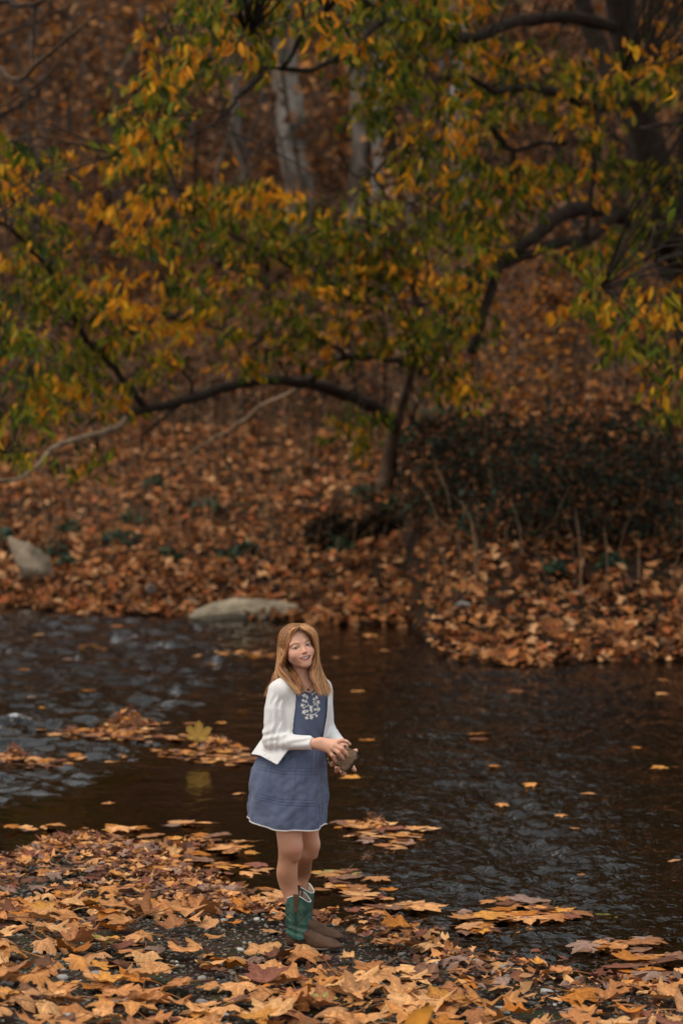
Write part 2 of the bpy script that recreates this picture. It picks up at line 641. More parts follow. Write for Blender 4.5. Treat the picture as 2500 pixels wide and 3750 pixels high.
_n = len(OUTL)
_lobes = {0, 8, 5, 13, 2, _n - 8 + 0, _n - 5, _n - 13, _n - 2}
LEAF_TINT = np.array([1.12] + [1.22 if (k % 31) in (0, 7, 8, 12, 13, 19, 18, 23, 24) else .90 for k in range(_n)] + [.82 + .1 * math.sin(k * 2.1) for k in range(_n)])[:, None] * np.array([1, 1, 1])


def leaf_mesh(k, name='maple_leaf', stem=True):
    v, f, q = LEAF_ME[k]
    mb = MB()
    mb.add(v * 0.5, [f, q], LEAF_TINT)
    if stem:
        p = spline([(0, -0.02, 0.005), (0.02, -0.25, 0.03), (0.06, -0.55, 0.02 + 0.05 * (k % 3))], 5)
        tube(mb, p, [0.012, 0.009, 0.007], 3, (0.6, 0.6, 0.6))
    me = mb.mesh(name, M_LEAFOBJ)
    return me


LEAF_MESHES = [leaf_mesh(k) for k in range(14)]


def rot_any(tilt, az, spin):
    return Matrix.Rotation(az, 3, 'Z') @ Matrix.Rotation(tilt, 3, 'X') @ Matrix.Rotation(spin, 3, 'Z')


def scatter_mesh(mb, pts, size, cols, tilt, shapes, seed=1, zoff=0.0, az=None):
    """many leaves into one mesh; shapes: list of (v,f,q)"""
    rg = np.random.default_rng(seed)
    n = len(pts)
    k = rg.integers(0, len(shapes), n)
    tl = rg.normal(0, 1, n) * tilt
    a = rg.uniform(0, 2 * math.pi, n)
    sp = rg.uniform(0, 2 * math.pi, n) if az is None else az
    for s in range(len(shapes)):
        ii = np.where(k == s)[0]
        if not len(ii):
            continue
        v, f, q = shapes[s]
        ct, st = np.cos(tl[ii]), np.sin(tl[ii])
        ca, sa = np.cos(a[ii]), np.sin(a[ii])
        cs, ss = np.cos(sp[ii]), np.sin(sp[ii])
        z0 = np.zeros(len(ii))
        o = np.ones(len(ii))
        Rz = np.stack([np.stack([cs, -ss, z0], -1), np.stack([ss, cs, z0], -1), np.stack([z0, z0, o], -1)], 1)
        Rx = np.stack([np.stack([o, z0, z0], -1), np.stack([z0, ct, -st], -1), np.stack([z0, st, ct], -1)], 1)
        Ra = np.stack([np.stack([ca, -sa, z0], -1), np.stack([sa, ca, z0], -1), np.stack([z0, z0, o], -1)], 1)
        M = Ra @ Rx @ Rz
        vv = np.einsum('nij,vj->nvi', M, v) * size[ii][:, None, None] + pts[ii][:, None]
        nv = len(v)
        base = (np.arange(len(ii)) * nv)[:, None, None]
        fs = []
        for ff in (f, q):
            if ff is not None and len(ff):
                fs.append((ff[None] + base).reshape(-1, ff.shape[1]))
        cc_ = np.repeat(cols[ii], nv, 0)
        if nv == len(LEAF_TINT):
            cc_ = cc_ * np.tile(LEAF_TINT, (len(ii), 1))
        mb.add(vv.reshape(-1, 3), fs, cc_)


def pick(palette, n, rg, jitter=0.2):
    p = np.array(palette)
    c = p[rg.integers(0, len(p), n)]
    return c * rg.uniform(1 - jitter, 1 + jitter, (n, 1))


# simple far shapes (a few triangles)
def far_leaf(seed):
    rg = np.random.default_rng(seed)
    a = np.sort(rg.uniform(0, 2 * math.pi, 7) * 0.3 + np.linspace(0, 2 * math.pi, 7, endpoint=False))
    r = np.where(np.arange(7) % 2 == 0, 1.0, 0.55) * rg.uniform(0.7, 1.1, 7)
    v = np.column_stack([np.cos(a) * r, np.sin(a) * r, rg.uniform(-0.25, 0.35, 7)])
    v = np.vstack([[0, 0, rg.uniform(-0.1, 0.2)], v]) * 0.5
    f = np.array([(0, 1 + k, 1 + (k + 1) % 7) for k in range(7)])
    return v, f, None


FAR_SHAPES = [far_leaf(s) for s in range(8)]


def shore_density(px, py):
    """how thickly the photograph shows leaves lying at a pixel of the near shore"""
    d = 0.38 + 0.30 * vnoise(px / 90, py / 28, 0, 6)
    d = np.where(py < 3330, 0.95, d)                                         # the wet heap at the edge
    d = np.maximum(d, 0.9 * np.exp(-(((px - 300) / 420) ** 2 + ((py - 3330) / 150) ** 2)))
    d = np.maximum(d, 0.75 * np.exp(-(((px - 1450) / 500) ** 2 + ((py - 3700) / 90) ** 2)))
    d = np.maximum(d, 0.8 * np.exp(-(((px - 1150) / 330) ** 2 + ((py - 3640) / 90) ** 2)))
    d = np.maximum(d, 0.6 * np.exp(-(((px - 500) / 600) ** 2 + ((py - 3700) / 60) ** 2)))
    d = np.where((px > 520) & (px < 1040) & (py > 3385) & (py < 3500), 0.06, d)
    d = np.where((px > 1050) & (px < 1290) & (py > 3440) & (py < 3500), 0.0, d)
    d = np.where((px > 300) & (px < 800) & (py > 3530) & (py < 3600), 0.16, d)
    d = np.where((px > 1300) & (px < 2100) & (py > 3500) & (py < 3560), 0.2, d)
    d = np.where((px > 1650) & (py > 3560), 0.22, d)
    return d


rg = np.random.default_rng(5)
LX, LY, LS = [], [], []
n_try = 12000
lx = rg.uniform(-2.6, 2.6, n_try)
ly = rg.uniform(7.6, 13.6, n_try)
lz = zg(lx, ly)
lpx, lpy = proj(np.stack([lx, ly, lz], -1))
keep = (ly < y_near(lx) + 0.05) & (rg.uniform(0, 1, n_try) < shore_density(lpx, lpy) * 0.40)
lx, ly, lz, lpx, lpy = [q[keep] for q in (lx, ly, lz, lpx, lpy)]
size = rg.uniform(0.11, 0.235, len(lx))
small = (lpy < 3330) & (lpx < 800)
size = np.where(small, rg.uniform(0.07, 0.14, len(lx)), size)
inview = (lpx > -60) & (lpx < 2560) & (lpy < 3830)
score = size / ly * inview
# keep the girl's boots clear
clear = ~((lpx > 1020) & (lpx < 1290) & (lpy > 3400) & (lpy < 3515))
lx, ly, lz, size, score = [q[clear] for q in (lx, ly, lz, size, score)]
order = np.argsort(-score)
N_SINGLE = 180
single, rest = order[:N_SINGLE], order[N_SINGLE:]
G_SHORE = 'dry leaves lying on the gravel shore'
for i in single:
    k = int(rg.integers(0, 14))
    o = bpy.data.objects.new('maple_leaf', LEAF_MESHES[k])
    C.objects.link(o)
    s = size[i]
    o.scale = (s, s, s * rg.uniform(0.9, 1.9))
    o.rotation_euler = rot_any(rg.normal(0, 0.17), rg.uniform(0, 6.28), rg.uniform(0, 6.28)).to_4x4().to_euler()
    o.location = (lx[i], ly[i], lz[i] + rg.uniform(0.014, 0.035) + s * 0.08)
    o.color = leaf_color(R, 0.10, 0.08) + (1,)
    tag(o, 'fallen dry tan or brown maple leaf lying on the gravel shore', 'leaf', G_SHORE)
mb = MB()
i = rest
cols = np.array([leaf_color(R, 0.42 if ly[k] > 11.3 else 0.2, 0.08) for k in i])
SH_FLAT = [(v * 0.5 * [1, 1, .25], f, q) for v, f, q in LEAF_ME]
SH_FULL = [(v * 0.5, f, q) for v, f, q in LEAF_ME]
scatter_mesh(mb, np.column_stack([lx[i], ly[i], lz[i] + rg.uniform(0.01, 0.05, len(i))]), size[i], cols, 0.22, SH_FULL, 3)
# broken wet leaf scraps in the heap at the water's edge
n = 5200
x = rg.uniform(-2.4, 2.4, n)
y = y_near(x) - np.abs(rg.normal(0, 0.5, n)) + 0.18
z = zg(x, y)
px_, py_ = proj(np.stack([x, y, z], -1))
kp = (rg.uniform(0, 1, n) < np.where(px_ < 900, 1.0, 0.30)) & ~((px_ > 1040) & (px_ < 1280) & (py_ > 3400) & (py_ < 3515)) & ~((px_ > 560) & (px_ < 1060) & (py_ > 3380))
x, y, z = x[kp], y[kp], z[kp]
cols = pick(DARKL + DARKL + TAN, len(x), rg, 0.3)
scatter_mesh(mb, np.column_stack([x, y, np.maximum(z, 0) + rg.uniform(0.003, 0.05, len(x))]), rg.uniform(0.03, 0.085, len(x)), cols, 0.45, FAR_SHAPES, 4)
o = mb.build('fallen_leaves', M_LEAFLIT)
tag(o, 'small and broken fallen leaves heaped along the near shore', 'leaf litter', kind='stuff')

# ------------------------------------------------------------------ gravel
def ico(sub=1):
    import bmesh
    bm = bmesh.new()
    bmesh.ops.create_icosphere(bm, subdivisions=sub, radius=1)
    v = np.array([q.co[:] for q in bm.verts])
    f = np.array([[w.index for w in q.verts] for q in bm.faces])
    bm.free()
    return v, f


ICO1, ICO2, ICO3 = ico(1), ico(2), ico(3)


def pebble_shape(s):
    v, f = ICO1
    v = v * (1 + 0.22 * vnoise(v[:, 0] * 1.3 + s * 7, v[:, 1] * 1.3, v[:, 2] * 1.3, s)[:, None])
    return v * np.array([1, R.uniform(0.6, 0.9), R.uniform(0.3, 0.55)]) * 0.5, f, None


PEB = [pebble_shape(s) for s in range(10)]
GREYS = [(r_ * .88, g_ * .80, b_ * .68) for r_, g_, b_ in [(0.10, 0.095, 0.085), (0.14, 0.13, 0.115), (0.07, 0.065, 0.06), (0.055, 0.05, 0.048), (0.19, 0.175, 0.15), (0.12, 0.10, 0.08), (0.09, 0.07, 0.055), (0.085, 0.09, 0.085)]]
n = 23000
x = rg.uniform(-2.0, 2.0, n)
y = rg.uniform(7.9, 13.6, n)
kp = y < y_near(x) + 0.35
x, y = x[kp], y[kp]
z = zg(x, y)
sz = 0.008 + 0.022 * rg.power(1.0, len(x)) ** 3 + 0.008 * rg.uniform(0, 1, len(x))
mb = MB()
cols = pick(GREYS, len(x), rg, 0.35)
pale = rg.uniform(0, 1, len(x)) < 0.035
cols[pale] = np.array([0.36, 0.34, 0.30])
scatter_mesh(mb, np.column_stack([x, y, z + sz * 0.12]), sz, cols, 0.25, PEB, 6)
o = mb.build('gravel', M_PEBBLE)
tag(o, 'dark grey wet river gravel on the near shore', 'gravel', kind='stuff')


def stone_mesh(s, sub=ICO2):
    v, f = sub
    d = 0.28 * vnoise(v[:, 0] * 1.2 + s * 7, v[:, 1] * 1.2, v[:, 2] * 1.2, s) + 0.08 * vnoise(v[:, 0] * 3.5 + s * 7, v[:, 1] * 3.5, v[:, 2] * 3.5, s + 9)
    return v * (1 + d[:, None]), f


# larger pale stones one can pick out on the gravel
STONES = [(1600, 3535, 34, .42), (1640, 3550, 30, .36), (1745, 3530, 40, .34), (1790, 3560, 45, .3), (1850, 3590, 55, .38), (1840, 3545, 46, .28), (2000, 3640, 60, .33), (1980, 3530, 44, .3),
          (2240, 3640, 34, .3), (2330, 3635, 58, .42), (1650, 3535, 30, .3), (1830, 3710, 75, .36), (1760, 3700, 40, .3), (880, 3483, 34, .5), (620, 3405, 40, .32), (350, 3575, 55, .24),
          (230, 3590, 50, .3), (740, 3680, 60, .2), (740, 3590, 44, .24), (500, 3655, 45, .3), (270, 3325, 34, .42), (1310, 3590, 50, .34), (60, 3580, 40, .3), (940, 3370, 30, .42), (1000, 3350, 26, .5),
          (820, 3375, 34, .4), (30, 3610, 46, .3), (1940, 3680, 40, .2), (480, 3380, 24, .3), (1560, 3540, 44, .16), (2120, 3600, 60, .12), (1470, 3500, 38, .2), (250, 3725, 42, .36), (90, 3690, 40, .3)]
for s, (px, py, wpx, al) in enumerate(STONES):
    p = hit(px, py)
    r = wpx * 0.5 * p[1] / FPX
    v, f = stone_mesh(s + 40)
    mb = MB()
    mb.add(v * np.array([1, 0.8, 0.5]) * r, f, (al, al * 0.95, al * 0.87))
    o = mb.build('stone', M_STONE)
    o.location = (p[0], p[1], p[2] + r * 0.2)
    o.rotation_euler = (R.uniform(-.2, .2), R.uniform(-.2, .2), R.uniform(0, 6))
    tag(o, 'small pale river stone lying on the dark gravel', 'stone', 'pale stones on the gravel')

# ------------------------------------------------------------------ leaves on the water
def float_leaf(px, py, wpx, col, label, group=None, lift=0.016, tilt=0.05, k=None, z=0.0):
    Y = (CAM_H - z) / ((py - 1559) / FPX)
    p = P(px, py, Y)
    s = wpx / FPX * Y / 0.78
    k = int(rg.integers(0, 14)) if k is None else k
    o = bpy.data.objects.new('maple_leaf', LEAF_MESHES[k])
    C.objects.link(o)
    o.scale = (s, s, s * 0.28)
    o.rotation_euler = rot_any(rg.normal(0, tilt), rg.uniform(0, 6.28), rg.uniform(0, 6.28)).to_4x4().to_euler()
    o.location = (p[0], Y, z + lift + 0.02 * s)
    o.color = tuple(col) + (1,)
    tag(o, label, 'leaf', group)
    return o


G_W = 'single leaves floating on the river'
L_W = 'flat orange brown leaf floating on the dark river'
FLOATS = [(1950, 2885, 70), (2150, 2920, 60), (1745, 2700, 100), (1750, 2718, 80), (1300, 2865, 100), (1890, 2540, 70), (1310, 2540, 60), (1400, 2390, 60), (895, 2615, 60), (880, 2920, 50), (400, 2960, 60),
          (150, 2600, 40), (280, 2775, 80), (440, 2780, 40), (820, 2660, 60), (700, 2660, 60), (590, 2555, 60), (1130, 2660, 50), (2430, 2500, 50), (2430, 2550, 60), (1760, 2610, 50), (2390, 2400, 60), (2330, 2750, 40),
          (2425, 2825, 80), (1800, 2820, 60), (1350, 2725, 70), (2100, 3050, 80), (2470, 3170, 50), (2130, 3225, 40), (1380, 3235, 110), (2050, 3000, 50), (1830, 2960, 60), (650, 2720, 60), (180, 3040, 40),
          (1740, 2370, 60), (250, 2420, 50), (80, 2460, 60), (330, 2540, 60), (120, 2560, 40), (560, 2480, 50), (760, 2440, 60), (1230, 2420, 70), (1350, 2330, 70), (150, 2330, 60), (420, 2300, 60), (600, 2350, 70)]
for px, py, wd in FLOATS:
    float_leaf(px, py, wd, leaf_color(R, 0.12, 0.5), L_W, G_W)
# rafts of wet leaves, partly on the shallows
G_R = 'wet leaves of the floating leaf rafts'
L_R = 'wet brown leaf lying in a raft of leaves on the shallow water'
RAFTS = [(110, 2795, 170, 18, 16, 75), (60, 2785, 70, 10, 8, 75), (400, 2690, 240, 16, 18, 75), (330, 2700, 170, 14, 10, 70), (680, 2770, 150, 14, 10, 75), (860, 2795, 130, 14, 10, 75), (480, 2665, 90, 14, 8, 60), (560, 2715, 120, 10, 6, 70), (780, 2760, 100, 14, 9, 60), (820, 2790, 110, 14, 6, 70), (690, 2790, 60, 8, 3, 60),
         (1370, 3060, 100, 16, 9, 90), (1460, 3095, 100, 16, 9, 100), (1280, 3040, 50, 10, 4, 80), (1550, 3050, 40, 8, 3, 80), (470, 3045, 70, 10, 3, 120), (680, 3030, 40, 8, 2, 140), (560, 3090, 110, 10, 4, 110),
         (750, 3080, 70, 12, 4, 110), (850, 3130, 110, 24, 7, 110), (700, 3170, 110, 30, 7, 110), (1230, 3220, 60, 20, 4, 130), (1300, 3290, 90, 30, 6, 150), (1440, 3345, 120, 24, 6, 150),
         (1900, 3330, 90, 20, 5, 150), (1960, 3370, 110, 20, 6, 140), (1760, 3380, 100, 14, 5, 150), (1740, 3420, 80, 14, 4, 140), (2050, 3370, 70, 14, 4, 120), (2200, 3490, 70, 20, 4, 120), (2330, 3480, 80, 20, 4, 140),
         (2400, 3540, 90, 24, 5, 160), (2300, 3560, 60, 14, 3, 150), (2440, 3590, 60, 14, 3, 140), (2320, 3600, 60, 8, 2, 150), (350, 2375, 70, 8, 5, 50), (860, 2400, 130, 10, 8, 60), (960, 2410, 70, 8, 5, 60), (90, 3050, 40, 8, 2, 90),
         (180, 3045, 20, 6, 1, 90), (800, 3200, 120, 24, 6, 110), (1000, 3300, 70, 20, 4, 120)]
for cx, cy, rx, ry, n, wd in RAFTS:
    for _ in range(max(1, int(n * .5))):
        float_leaf(cx + rg.normal(0, rx * 0.55), cy + rg.normal(0, ry * 0.6), wd * rg.uniform(0.7, 1.2), leaf_color(R, 0.25, 0.2), L_R, G_R, rg.uniform(0.012, 0.028), 0.06)
# leaf piles standing on the rafts
mb = MB()
for cx, cy, rx, ry, n, wd in RAFTS:
    m2 = n * 2
    cxs, cys = cx + rg.normal(0, rx * .6, m2), cy + rg.normal(0, ry * .65, m2)
    q = np.array([P(a_, b_, Yg(b_)) for a_, b_ in zip(cxs, cys)])
    q[:, 2] = rg.uniform(.008, .022, m2)
    scatter_mesh(mb, q, wd * rg.uniform(.4, .95, m2) / FPX * q[:, 1] / .8, np.array([leaf_color(R, .4, .2) for _ in range(m2)]), .05, SH_FLAT, int(rg.integers(1e6)))
for cx, cy, rx, hh, n, lightc in [(470, 2660, 75, 0.13, 90, 0), (60, 2785, 45, 0.06, 50, 0), (790, 2745, 75, 0.07, 90, 0), (400, 2690, 90, 0.03, 60, 0), (1370, 3035, 60, 0.03, 50, 0), (640, 3120, 140, .03, 60, 0)]:
    Y0 = Yg(cy)
    for _ in range(n):
        px = cx + rg.normal(0, rx * 0.5)
        k = math.exp(-((px - cx) / rx) ** 2 * 1.5)
        yy = Y0 + rg.normal(0, 0.12)
        p = P(px, cy, yy)
        c = np.array([leaf_color(R, 0.5, 0.15)])
        scatter_mesh(mb, np.array([[p[0], yy, rg.uniform(0, hh) * k + 0.004]]), np.array([rg.uniform(0.05, 0.11)]), c, 0.7, SH_FULL, int(rg.integers(1e6)))
o = mb.build('leaf_pile', M_LEAFLIT)
tag(o, 'curled wet leaves piled on the shallow rafts in the river', 'leaf pile', kind='stuff')


def special_leaf(px, py, wpx, col, label, rot, k=3, z=None, Y=None, flat=0.6):
    if Y is None:
        p = hit(px, py)
    else:
        p = P(px, py, Y)
    s = wpx / FPX * p[1] / 0.8
    o = bpy.data.objects.new('maple_leaf', LEAF_MESHES[k])
    C.objects.link(o)
    o.scale = (s, s, s * flat)
    o.rotation_euler = rot
    o.location = (p[0], p[1], p[2] + (0.03 if z is None else z))
    o.color = tuple(col) + (1,)
    return tag(o, label, 'leaf')


special_leaf(725, 2712, 100, (0.36, 0.21, 0.045), 'yellow maple leaf standing upright on the raft in the river', (math.radians(78), 0.1, 0.15), 5, z=0.03, Y=Yg(2775))
special_leaf(2230, 3362, 110, (0.20, 0.20, 0.03), 'olive green leaf floating on the river right of the leaf rafts', (0.02, 0.03, 1.9), 5, z=0.006, flat=.25)
special_leaf(1178, 3712, 100, (0.30, 0.27, 0.07), 'green and yellow maple leaf at the bottom edge of the shore', (0.25, 0.1, -0.3), 3, z=.05)
special_leaf(385, 3492, 95, (0.30, 0.25, 0.07), 'olive green patched leaf lying on the gravel at left', (0.2, 0.2, 0.8), 1, z=.05)
special_leaf(160, 3380, 120, (0.52, 0.24, 0.05), 'bright ochre leaf on the left end of the leaf bed', (0.3, 0.1, 0.5), 5, z=.06)
special_leaf(1250, 3205, 190, (0.36, 0.27, 0.10), 'broad pale yellow leaf floating just behind the boots', (0.0, 0.02, 2.7), 5, z=0.01, flat=.25)
special_leaf(1125, 3530, 190, (0.52, 0.25, 0.10), 'large tan maple leaf standing in front of the brown boot', (0.45, 0.05, 0.3), 0, z=.05, flat=1)
special_leaf(950, 3520, 150, (0.50, 0.25, 0.10), 'large tan curled leaf on the gravel left of the boots', (0.45, -0.1, -0.5), 2, z=.05, flat=1)

# ------------------------------------------------------------------ far bank and hillside litter
def bank_shade(px, py):
    return 0


rg = np.random.default_rng(21)
n = 36000
x = rg.uniform(-7.8, 7.8, n)
d = rg.power(0.8, n) * 21
y = y_far(x) + d - 0.15
z = np.maximum(zg(x, y), 0)
RUST = [(0.40, 0.155, 0.050), (0.31, 0.115, 0.038), (0.48, 0.21, 0.075), (0.21, 0.08, 0.03), (0.40, 0.18, 0.075), (0.11, 0.045, 0.022), (0.56, 0.30, 0.14), (0.05, 0.024, 0.014), (0.36, 0.105, 0.035), (0.16, 0.08, 0.04)]
cols = pick(RUST, n, rg, 0.3)
mb = MB()
scatter_mesh(mb, np.column_stack([x, y, z + rg.uniform(0.0, 0.10, n)]), rg.uniform(0.09, 0.20, n), cols, 0.65, FAR_SHAPES, 8)
o = mb.build('bank_leaves', M_LEAFLIT)
tag(o, 'thick carpet of rust brown fallen leaves on the far bank', 'leaf litter', kind='stuff')
n = 40000
x = rg.uniform(-15, 15, n)
y = y_far(x) + 19 + rg.power(0.9, n) * 45
z = zg(x, y)
cols = pick([(0.34, 0.145, 0.058), (0.26, 0.115, 0.050), (0.42, 0.18, 0.068), (0.18, 0.085, 0.042), (0.36, 0.20, 0.11), (0.46, 0.18, 0.045), (0.11, 0.055, 0.03)], n, rg, 0.3)
mb = MB()
scatter_mesh(mb, np.column_stack([x, y, z + rg.uniform(0.0, 0.25, n)]), rg.uniform(0.20, 0.40, n), cols, 0.7, FAR_SHAPES, 9)
o = mb.build('hillside_leaves', M_FARLEAF)
tag(o, 'brown leaf litter covering the wooded hillside', 'leaf litter', kind='stuff')


ICO4 = ico(5)
# ------------------------------------------------------------------ boulders and rocks of the far bank
def rock(name, px, py, w, h, dep, col, label, seed, rz=0.0, lean=0.0, flat=1.0, sink=0.25, group=None, Y=None):
    p = hit(px, py) if Y is None else P(px, py, Y)
    v, f = ICO4
    rq = np.random.default_rng(seed * 13 + 1)
    nn_ = rq.normal(0, 1, (15, 3))
    nn_ /= np.linalg.norm(nn_, axis=1)[:, None]
    rad_ = rq.uniform(.70, 1.0, 15) / np.maximum(v @ nn_.T, .05)
    v = v * (-np.log(np.exp(-9 * np.minimum(rad_, 3)).sum(1)) / 9 + .16)[:, None]
    d = 0.06 * vnoise(v[:, 0] * 1.1 + seed * 7, v[:, 1] * 1.1, v[:, 2] * 1.1, seed) + 0.07 * vnoise(v[:, 0] * 3 + seed, v[:, 1] * 3, v[:, 2] * 3, seed + 3) + 0.02 * vnoise(v[:, 0] * 9, v[:, 1] * 9, v[:, 2] * 9, seed + 5)
    v = v * (1 + d[:, None])
    v = v * np.array([w / 2, dep / 2, h / 2])
    mbr = MB()
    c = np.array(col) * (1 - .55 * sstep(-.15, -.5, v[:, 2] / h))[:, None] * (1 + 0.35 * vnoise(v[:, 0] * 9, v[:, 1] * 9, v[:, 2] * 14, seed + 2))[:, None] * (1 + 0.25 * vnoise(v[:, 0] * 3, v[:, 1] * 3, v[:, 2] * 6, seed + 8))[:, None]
    mbr.add(v, f, c)
    o = mbr.build(name, M_STONE)
    o.rotation_euler = (0, lean, rz)
    o.location = (p[0], p[1], max(p[2], 0) + h * (0.5 - sink))
    return tag(o, label, 'rock', group)


rock('boulder', 885, 2258, 1.12, 0.23, 0.55, (0.33, 0.265, 0.18), 'long flat pale boulder at the far water edge', 6, 0.10, -0.09, sink=0.16)
rock('boulder', 120, 2128, 0.56, 0.40, 0.42, (0.24, 0.19, 0.135), 'upright leaning pale boulder among leaves on the far bank at left', 5, 0.2, 0.75, sink=0.02)
for k, (px, py, w, c) in enumerate([(390, 2140, .12, .14), (555, 2175, .16, .15), (700, 2215, .16, .16), (620, 2225, .2, .15), (1690, 2225, .14, .16), (1410, 2120, .10, .15), (2110, 2180, .1, .14), (180, 2225, .16, .13), (960, 2270, .1, .16)]):
    rock('stone', px, py, w, w * 0.5, w * 0.8, (c, c * .95, c * .85), 'small grey stone half buried in leaves on the far bank', k + 20, R.uniform(0, 6), sink=0.1, group='stones in the leaves of the far bank')


# ------------------------------------------------------------------ trees: trunks and limbs
BARK_D = (0.035, 0.026, 0.020)
BARK_B = (0.085, 0.055, 0.036)
BARK_P = (0.22, 0.155, 0.10)
NODES = []   # (point, tree index)


class Tree:
    def __init__(self, name, label, base, cat='tree', group=None):
        self.root = empty(name, base, label, cat, group)
        self.trunk = MB()
        self.limbs = []
        self.crown = MB()
        self.twigs = MB()
        self.idx = 0

    def branch(self, pts, w0, w1, col=BARK_D, sides=8, part='limb', n=None, node=True, wob=0.02):
        """pts: (px, py, Y); widths in metres (diameters)"""
        q = np.array([P(*p) for p in pts])
        n = n or max(8, len(pts) * 5)
        s = spline(q, n)
        s = s + wob * np.stack([vnoise(np.arange(n) * 0.6, k * 3.3 + pts[0][0]) for k in range(3)], 1) * np.sin(np.linspace(0, math.pi, n))[:, None]
        mb = MB() if part != 'trunk' else self.trunk
        tube(mb, s, np.linspace(w0 / 2, w1 / 2, n) * (1.22 if part != 'trunk' and w0 < .2 else 1), sides, np.array(col) * 1.0, rough=0.25, seed=int(pts[0][0]) % 97)
        if part != 'trunk':
            self.limbs.append(mb)
        if node:
            for k in range(0, n, 1):
                NODES.append((s[k], self))
        return s

    def finish(self):
        if self.trunk.n:
            self.trunk.build('trunk', M_BARK, self.root)
        for l in self.limbs:
            l.build('limb', M_BARK, self.root)
        if self.twigs.n:
            tag(self.twigs.build('twigs', M_BARK, self.root), kind='stuff')
        if self.crown.n:
            tag(self.crown.build('crown', M_CANOPY, self.root), kind='stuff')


def at_ground(px, py):
    return hit(px, py)


# --- the leaning box elder whose limb arches over the river
b0 = hit(1408, 1812)
TA = Tree('arching_tree', 'leaning tree on the far bank whose long limb arches left over the river', b0)
Yb = b0[1]
TA.branch([(1400, 1830, Yb + .05), (1412, 1780, Yb), (1425, 1690, Yb - .1), (1443, 1560, Yb - .3)], 0.30, 0.21, BARK_B, 10, 'trunk')
TA.branch([(1443, 1575, Yb - .3), (1475, 1460, Yb - .5), (1515, 1330, Yb - .9), (1540, 1200, Yb - 1.5), (1510, 1050, Yb - 2), (1420, 900, Yb - 3), (1330, 780, Yb - 3.6)], 0.20, 0.05, BARK_B)
TA.branch([(1445, 1565, Yb - .3), (1394, 1510, Yb - .8), (1314, 1462, Yb - 1.5), (1250, 1438, Yb - 2.2), (1156, 1407, Yb - 3), (1090, 1398, Yb - 3.6), (957, 1393, Yb - 4.8), (837, 1415, Yb - 6), (718, 1454, Yb - 7),
           (622, 1480, Yb - 7.8), (510, 1502, Yb - 8.6), (454, 1534, Yb - 9)], 0.165, 0.07, BARK_D, 10, n=60)
TA.branch([(458, 1532, Yb - 9), (430, 1565, Yb - 9.6), (359, 1588, Yb - 10.6), (279, 1606, Yb - 11.4), (199, 1640, Yb - 11.8), (120, 1718, Yb - 12), (56, 1755, Yb - 12.2), (-60, 1755, Yb - 12.4)], 0.065, 0.03, BARK_P, 8, n=40)
TA.branch([(362, 1590, Yb - 9.4), (358, 1625, Yb - 9.4)], 0.03, 0.012, BARK_P, 6)
TA.branch([(730, 1450, Yb - 7), (660, 1478, Yb - 7.2), (600, 1530, Yb - 7.6), (558, 1562, Yb - 8), (518, 1606, Yb - 8.2), (526, 1650, Yb - 8.3)], 0.055, 0.018, BARK_D)
TA.branch([(1112, 1403, Yb - 3.4), (1060, 1440, Yb - 3.2), (957, 1486, Yb - 3), (890, 1540, Yb - 2.8), (845, 1574, Yb - 2.6), (775, 1610, Yb - 2.4), (718, 1646, Yb - 2.2), (620, 1737, Yb - 1.8)], 0.045, 0.02, BARK_P)
TA.branch([(1466, 1590, Yb - .2), (1497, 1558, Yb - .3), (1529, 1478, Yb - .5), (1600, 1395, Yb - .8)], 0.05, 0.03, BARK_D)
TA.branch([(1130, 1395, Yb - 3.3), (1160, 1372, Yb - 3.4), (1210, 1325, Yb - 3.6), (1266, 1303, Yb - 3.8), (1360, 1306, Yb - 3.6), (1450, 1318, Yb - 3.2), (1537, 1351, Yb - 2.6), (1625, 1394, Yb - 2)], 0.09, 0.075, BARK_D)
TA.branch([(1262, 1305, Yb - 3.8), (1244, 1279, Yb - 4), (1180, 1250, Yb - 4.4), (1116, 1235, Yb - 4.8), (1021, 1227, Yb - 5.2), (957, 1240, Yb - 5.6), (917, 1271, Yb - 5.9)], 0.06, 0.03, BARK_D)
TA.branch([(1000, 1230, Yb - 5.3), (885, 1225, Yb - 6), (800, 1200, Yb - 6.6), (720, 1180, Yb - 7), (598, 1163, Yb - 7.6)], 0.035, 0.012, BARK_D)
TA.branch([(530, 1497, Yb - 8.5), (510, 1462, Yb - 8.6), (454, 1391, Yb - 8.8), (399, 1327, Yb - 9), (350, 1270, Yb - 9.2), (303, 1223, Yb - 9.4), (255, 1120, Yb - 9.6), (215, 1040, Yb - 9.8), (167, 973, Yb - 10), (80, 877, Yb - 10.4), (40, 837, Yb - 10.6), (-40, 790, Yb - 11)], 0.07, 0.025, BARK_D, n=48)
TA.branch([(300, 1222, Yb - 9.4), (263, 1191, Yb - 9.5), (210, 1185, Yb - 9.7), (160, 1171, Yb - 9.8), (60, 1140, Yb - 10)], 0.025, 0.01, BARK_D)
TA.branch([(700, 1458, Yb - 7), (700, 1400, Yb - 7.1), (665, 1355, Yb - 7.2), (560, 1320, Yb - 7.5), (500, 1290, Yb - 7.8)], 0.04, 0.012, BARK_D)
TA.branch([(1060, 1392, Yb - 4), (1010, 1320, Yb - 4.3), (980, 1290, Yb - 4.5)], 0.03, 0.01, BARK_D)
TA.branch([(1280, 1080, Yb - 6), (1210, 1040, Yb - 6.6), (1100, 990, Yb - 7), (960, 920, Yb - 7.4), (850, 860, Yb - 7.8), (800, 830, Yb - 8)], 0.05, 0.015, BARK_D)
TA.branch([(1250, 1060, Yb - 6), (1130, 960, Yb - 6.5), (1060, 935, Yb - 6.8), (950, 900, Yb - 7)], 0.035, 0.012, BARK_D)
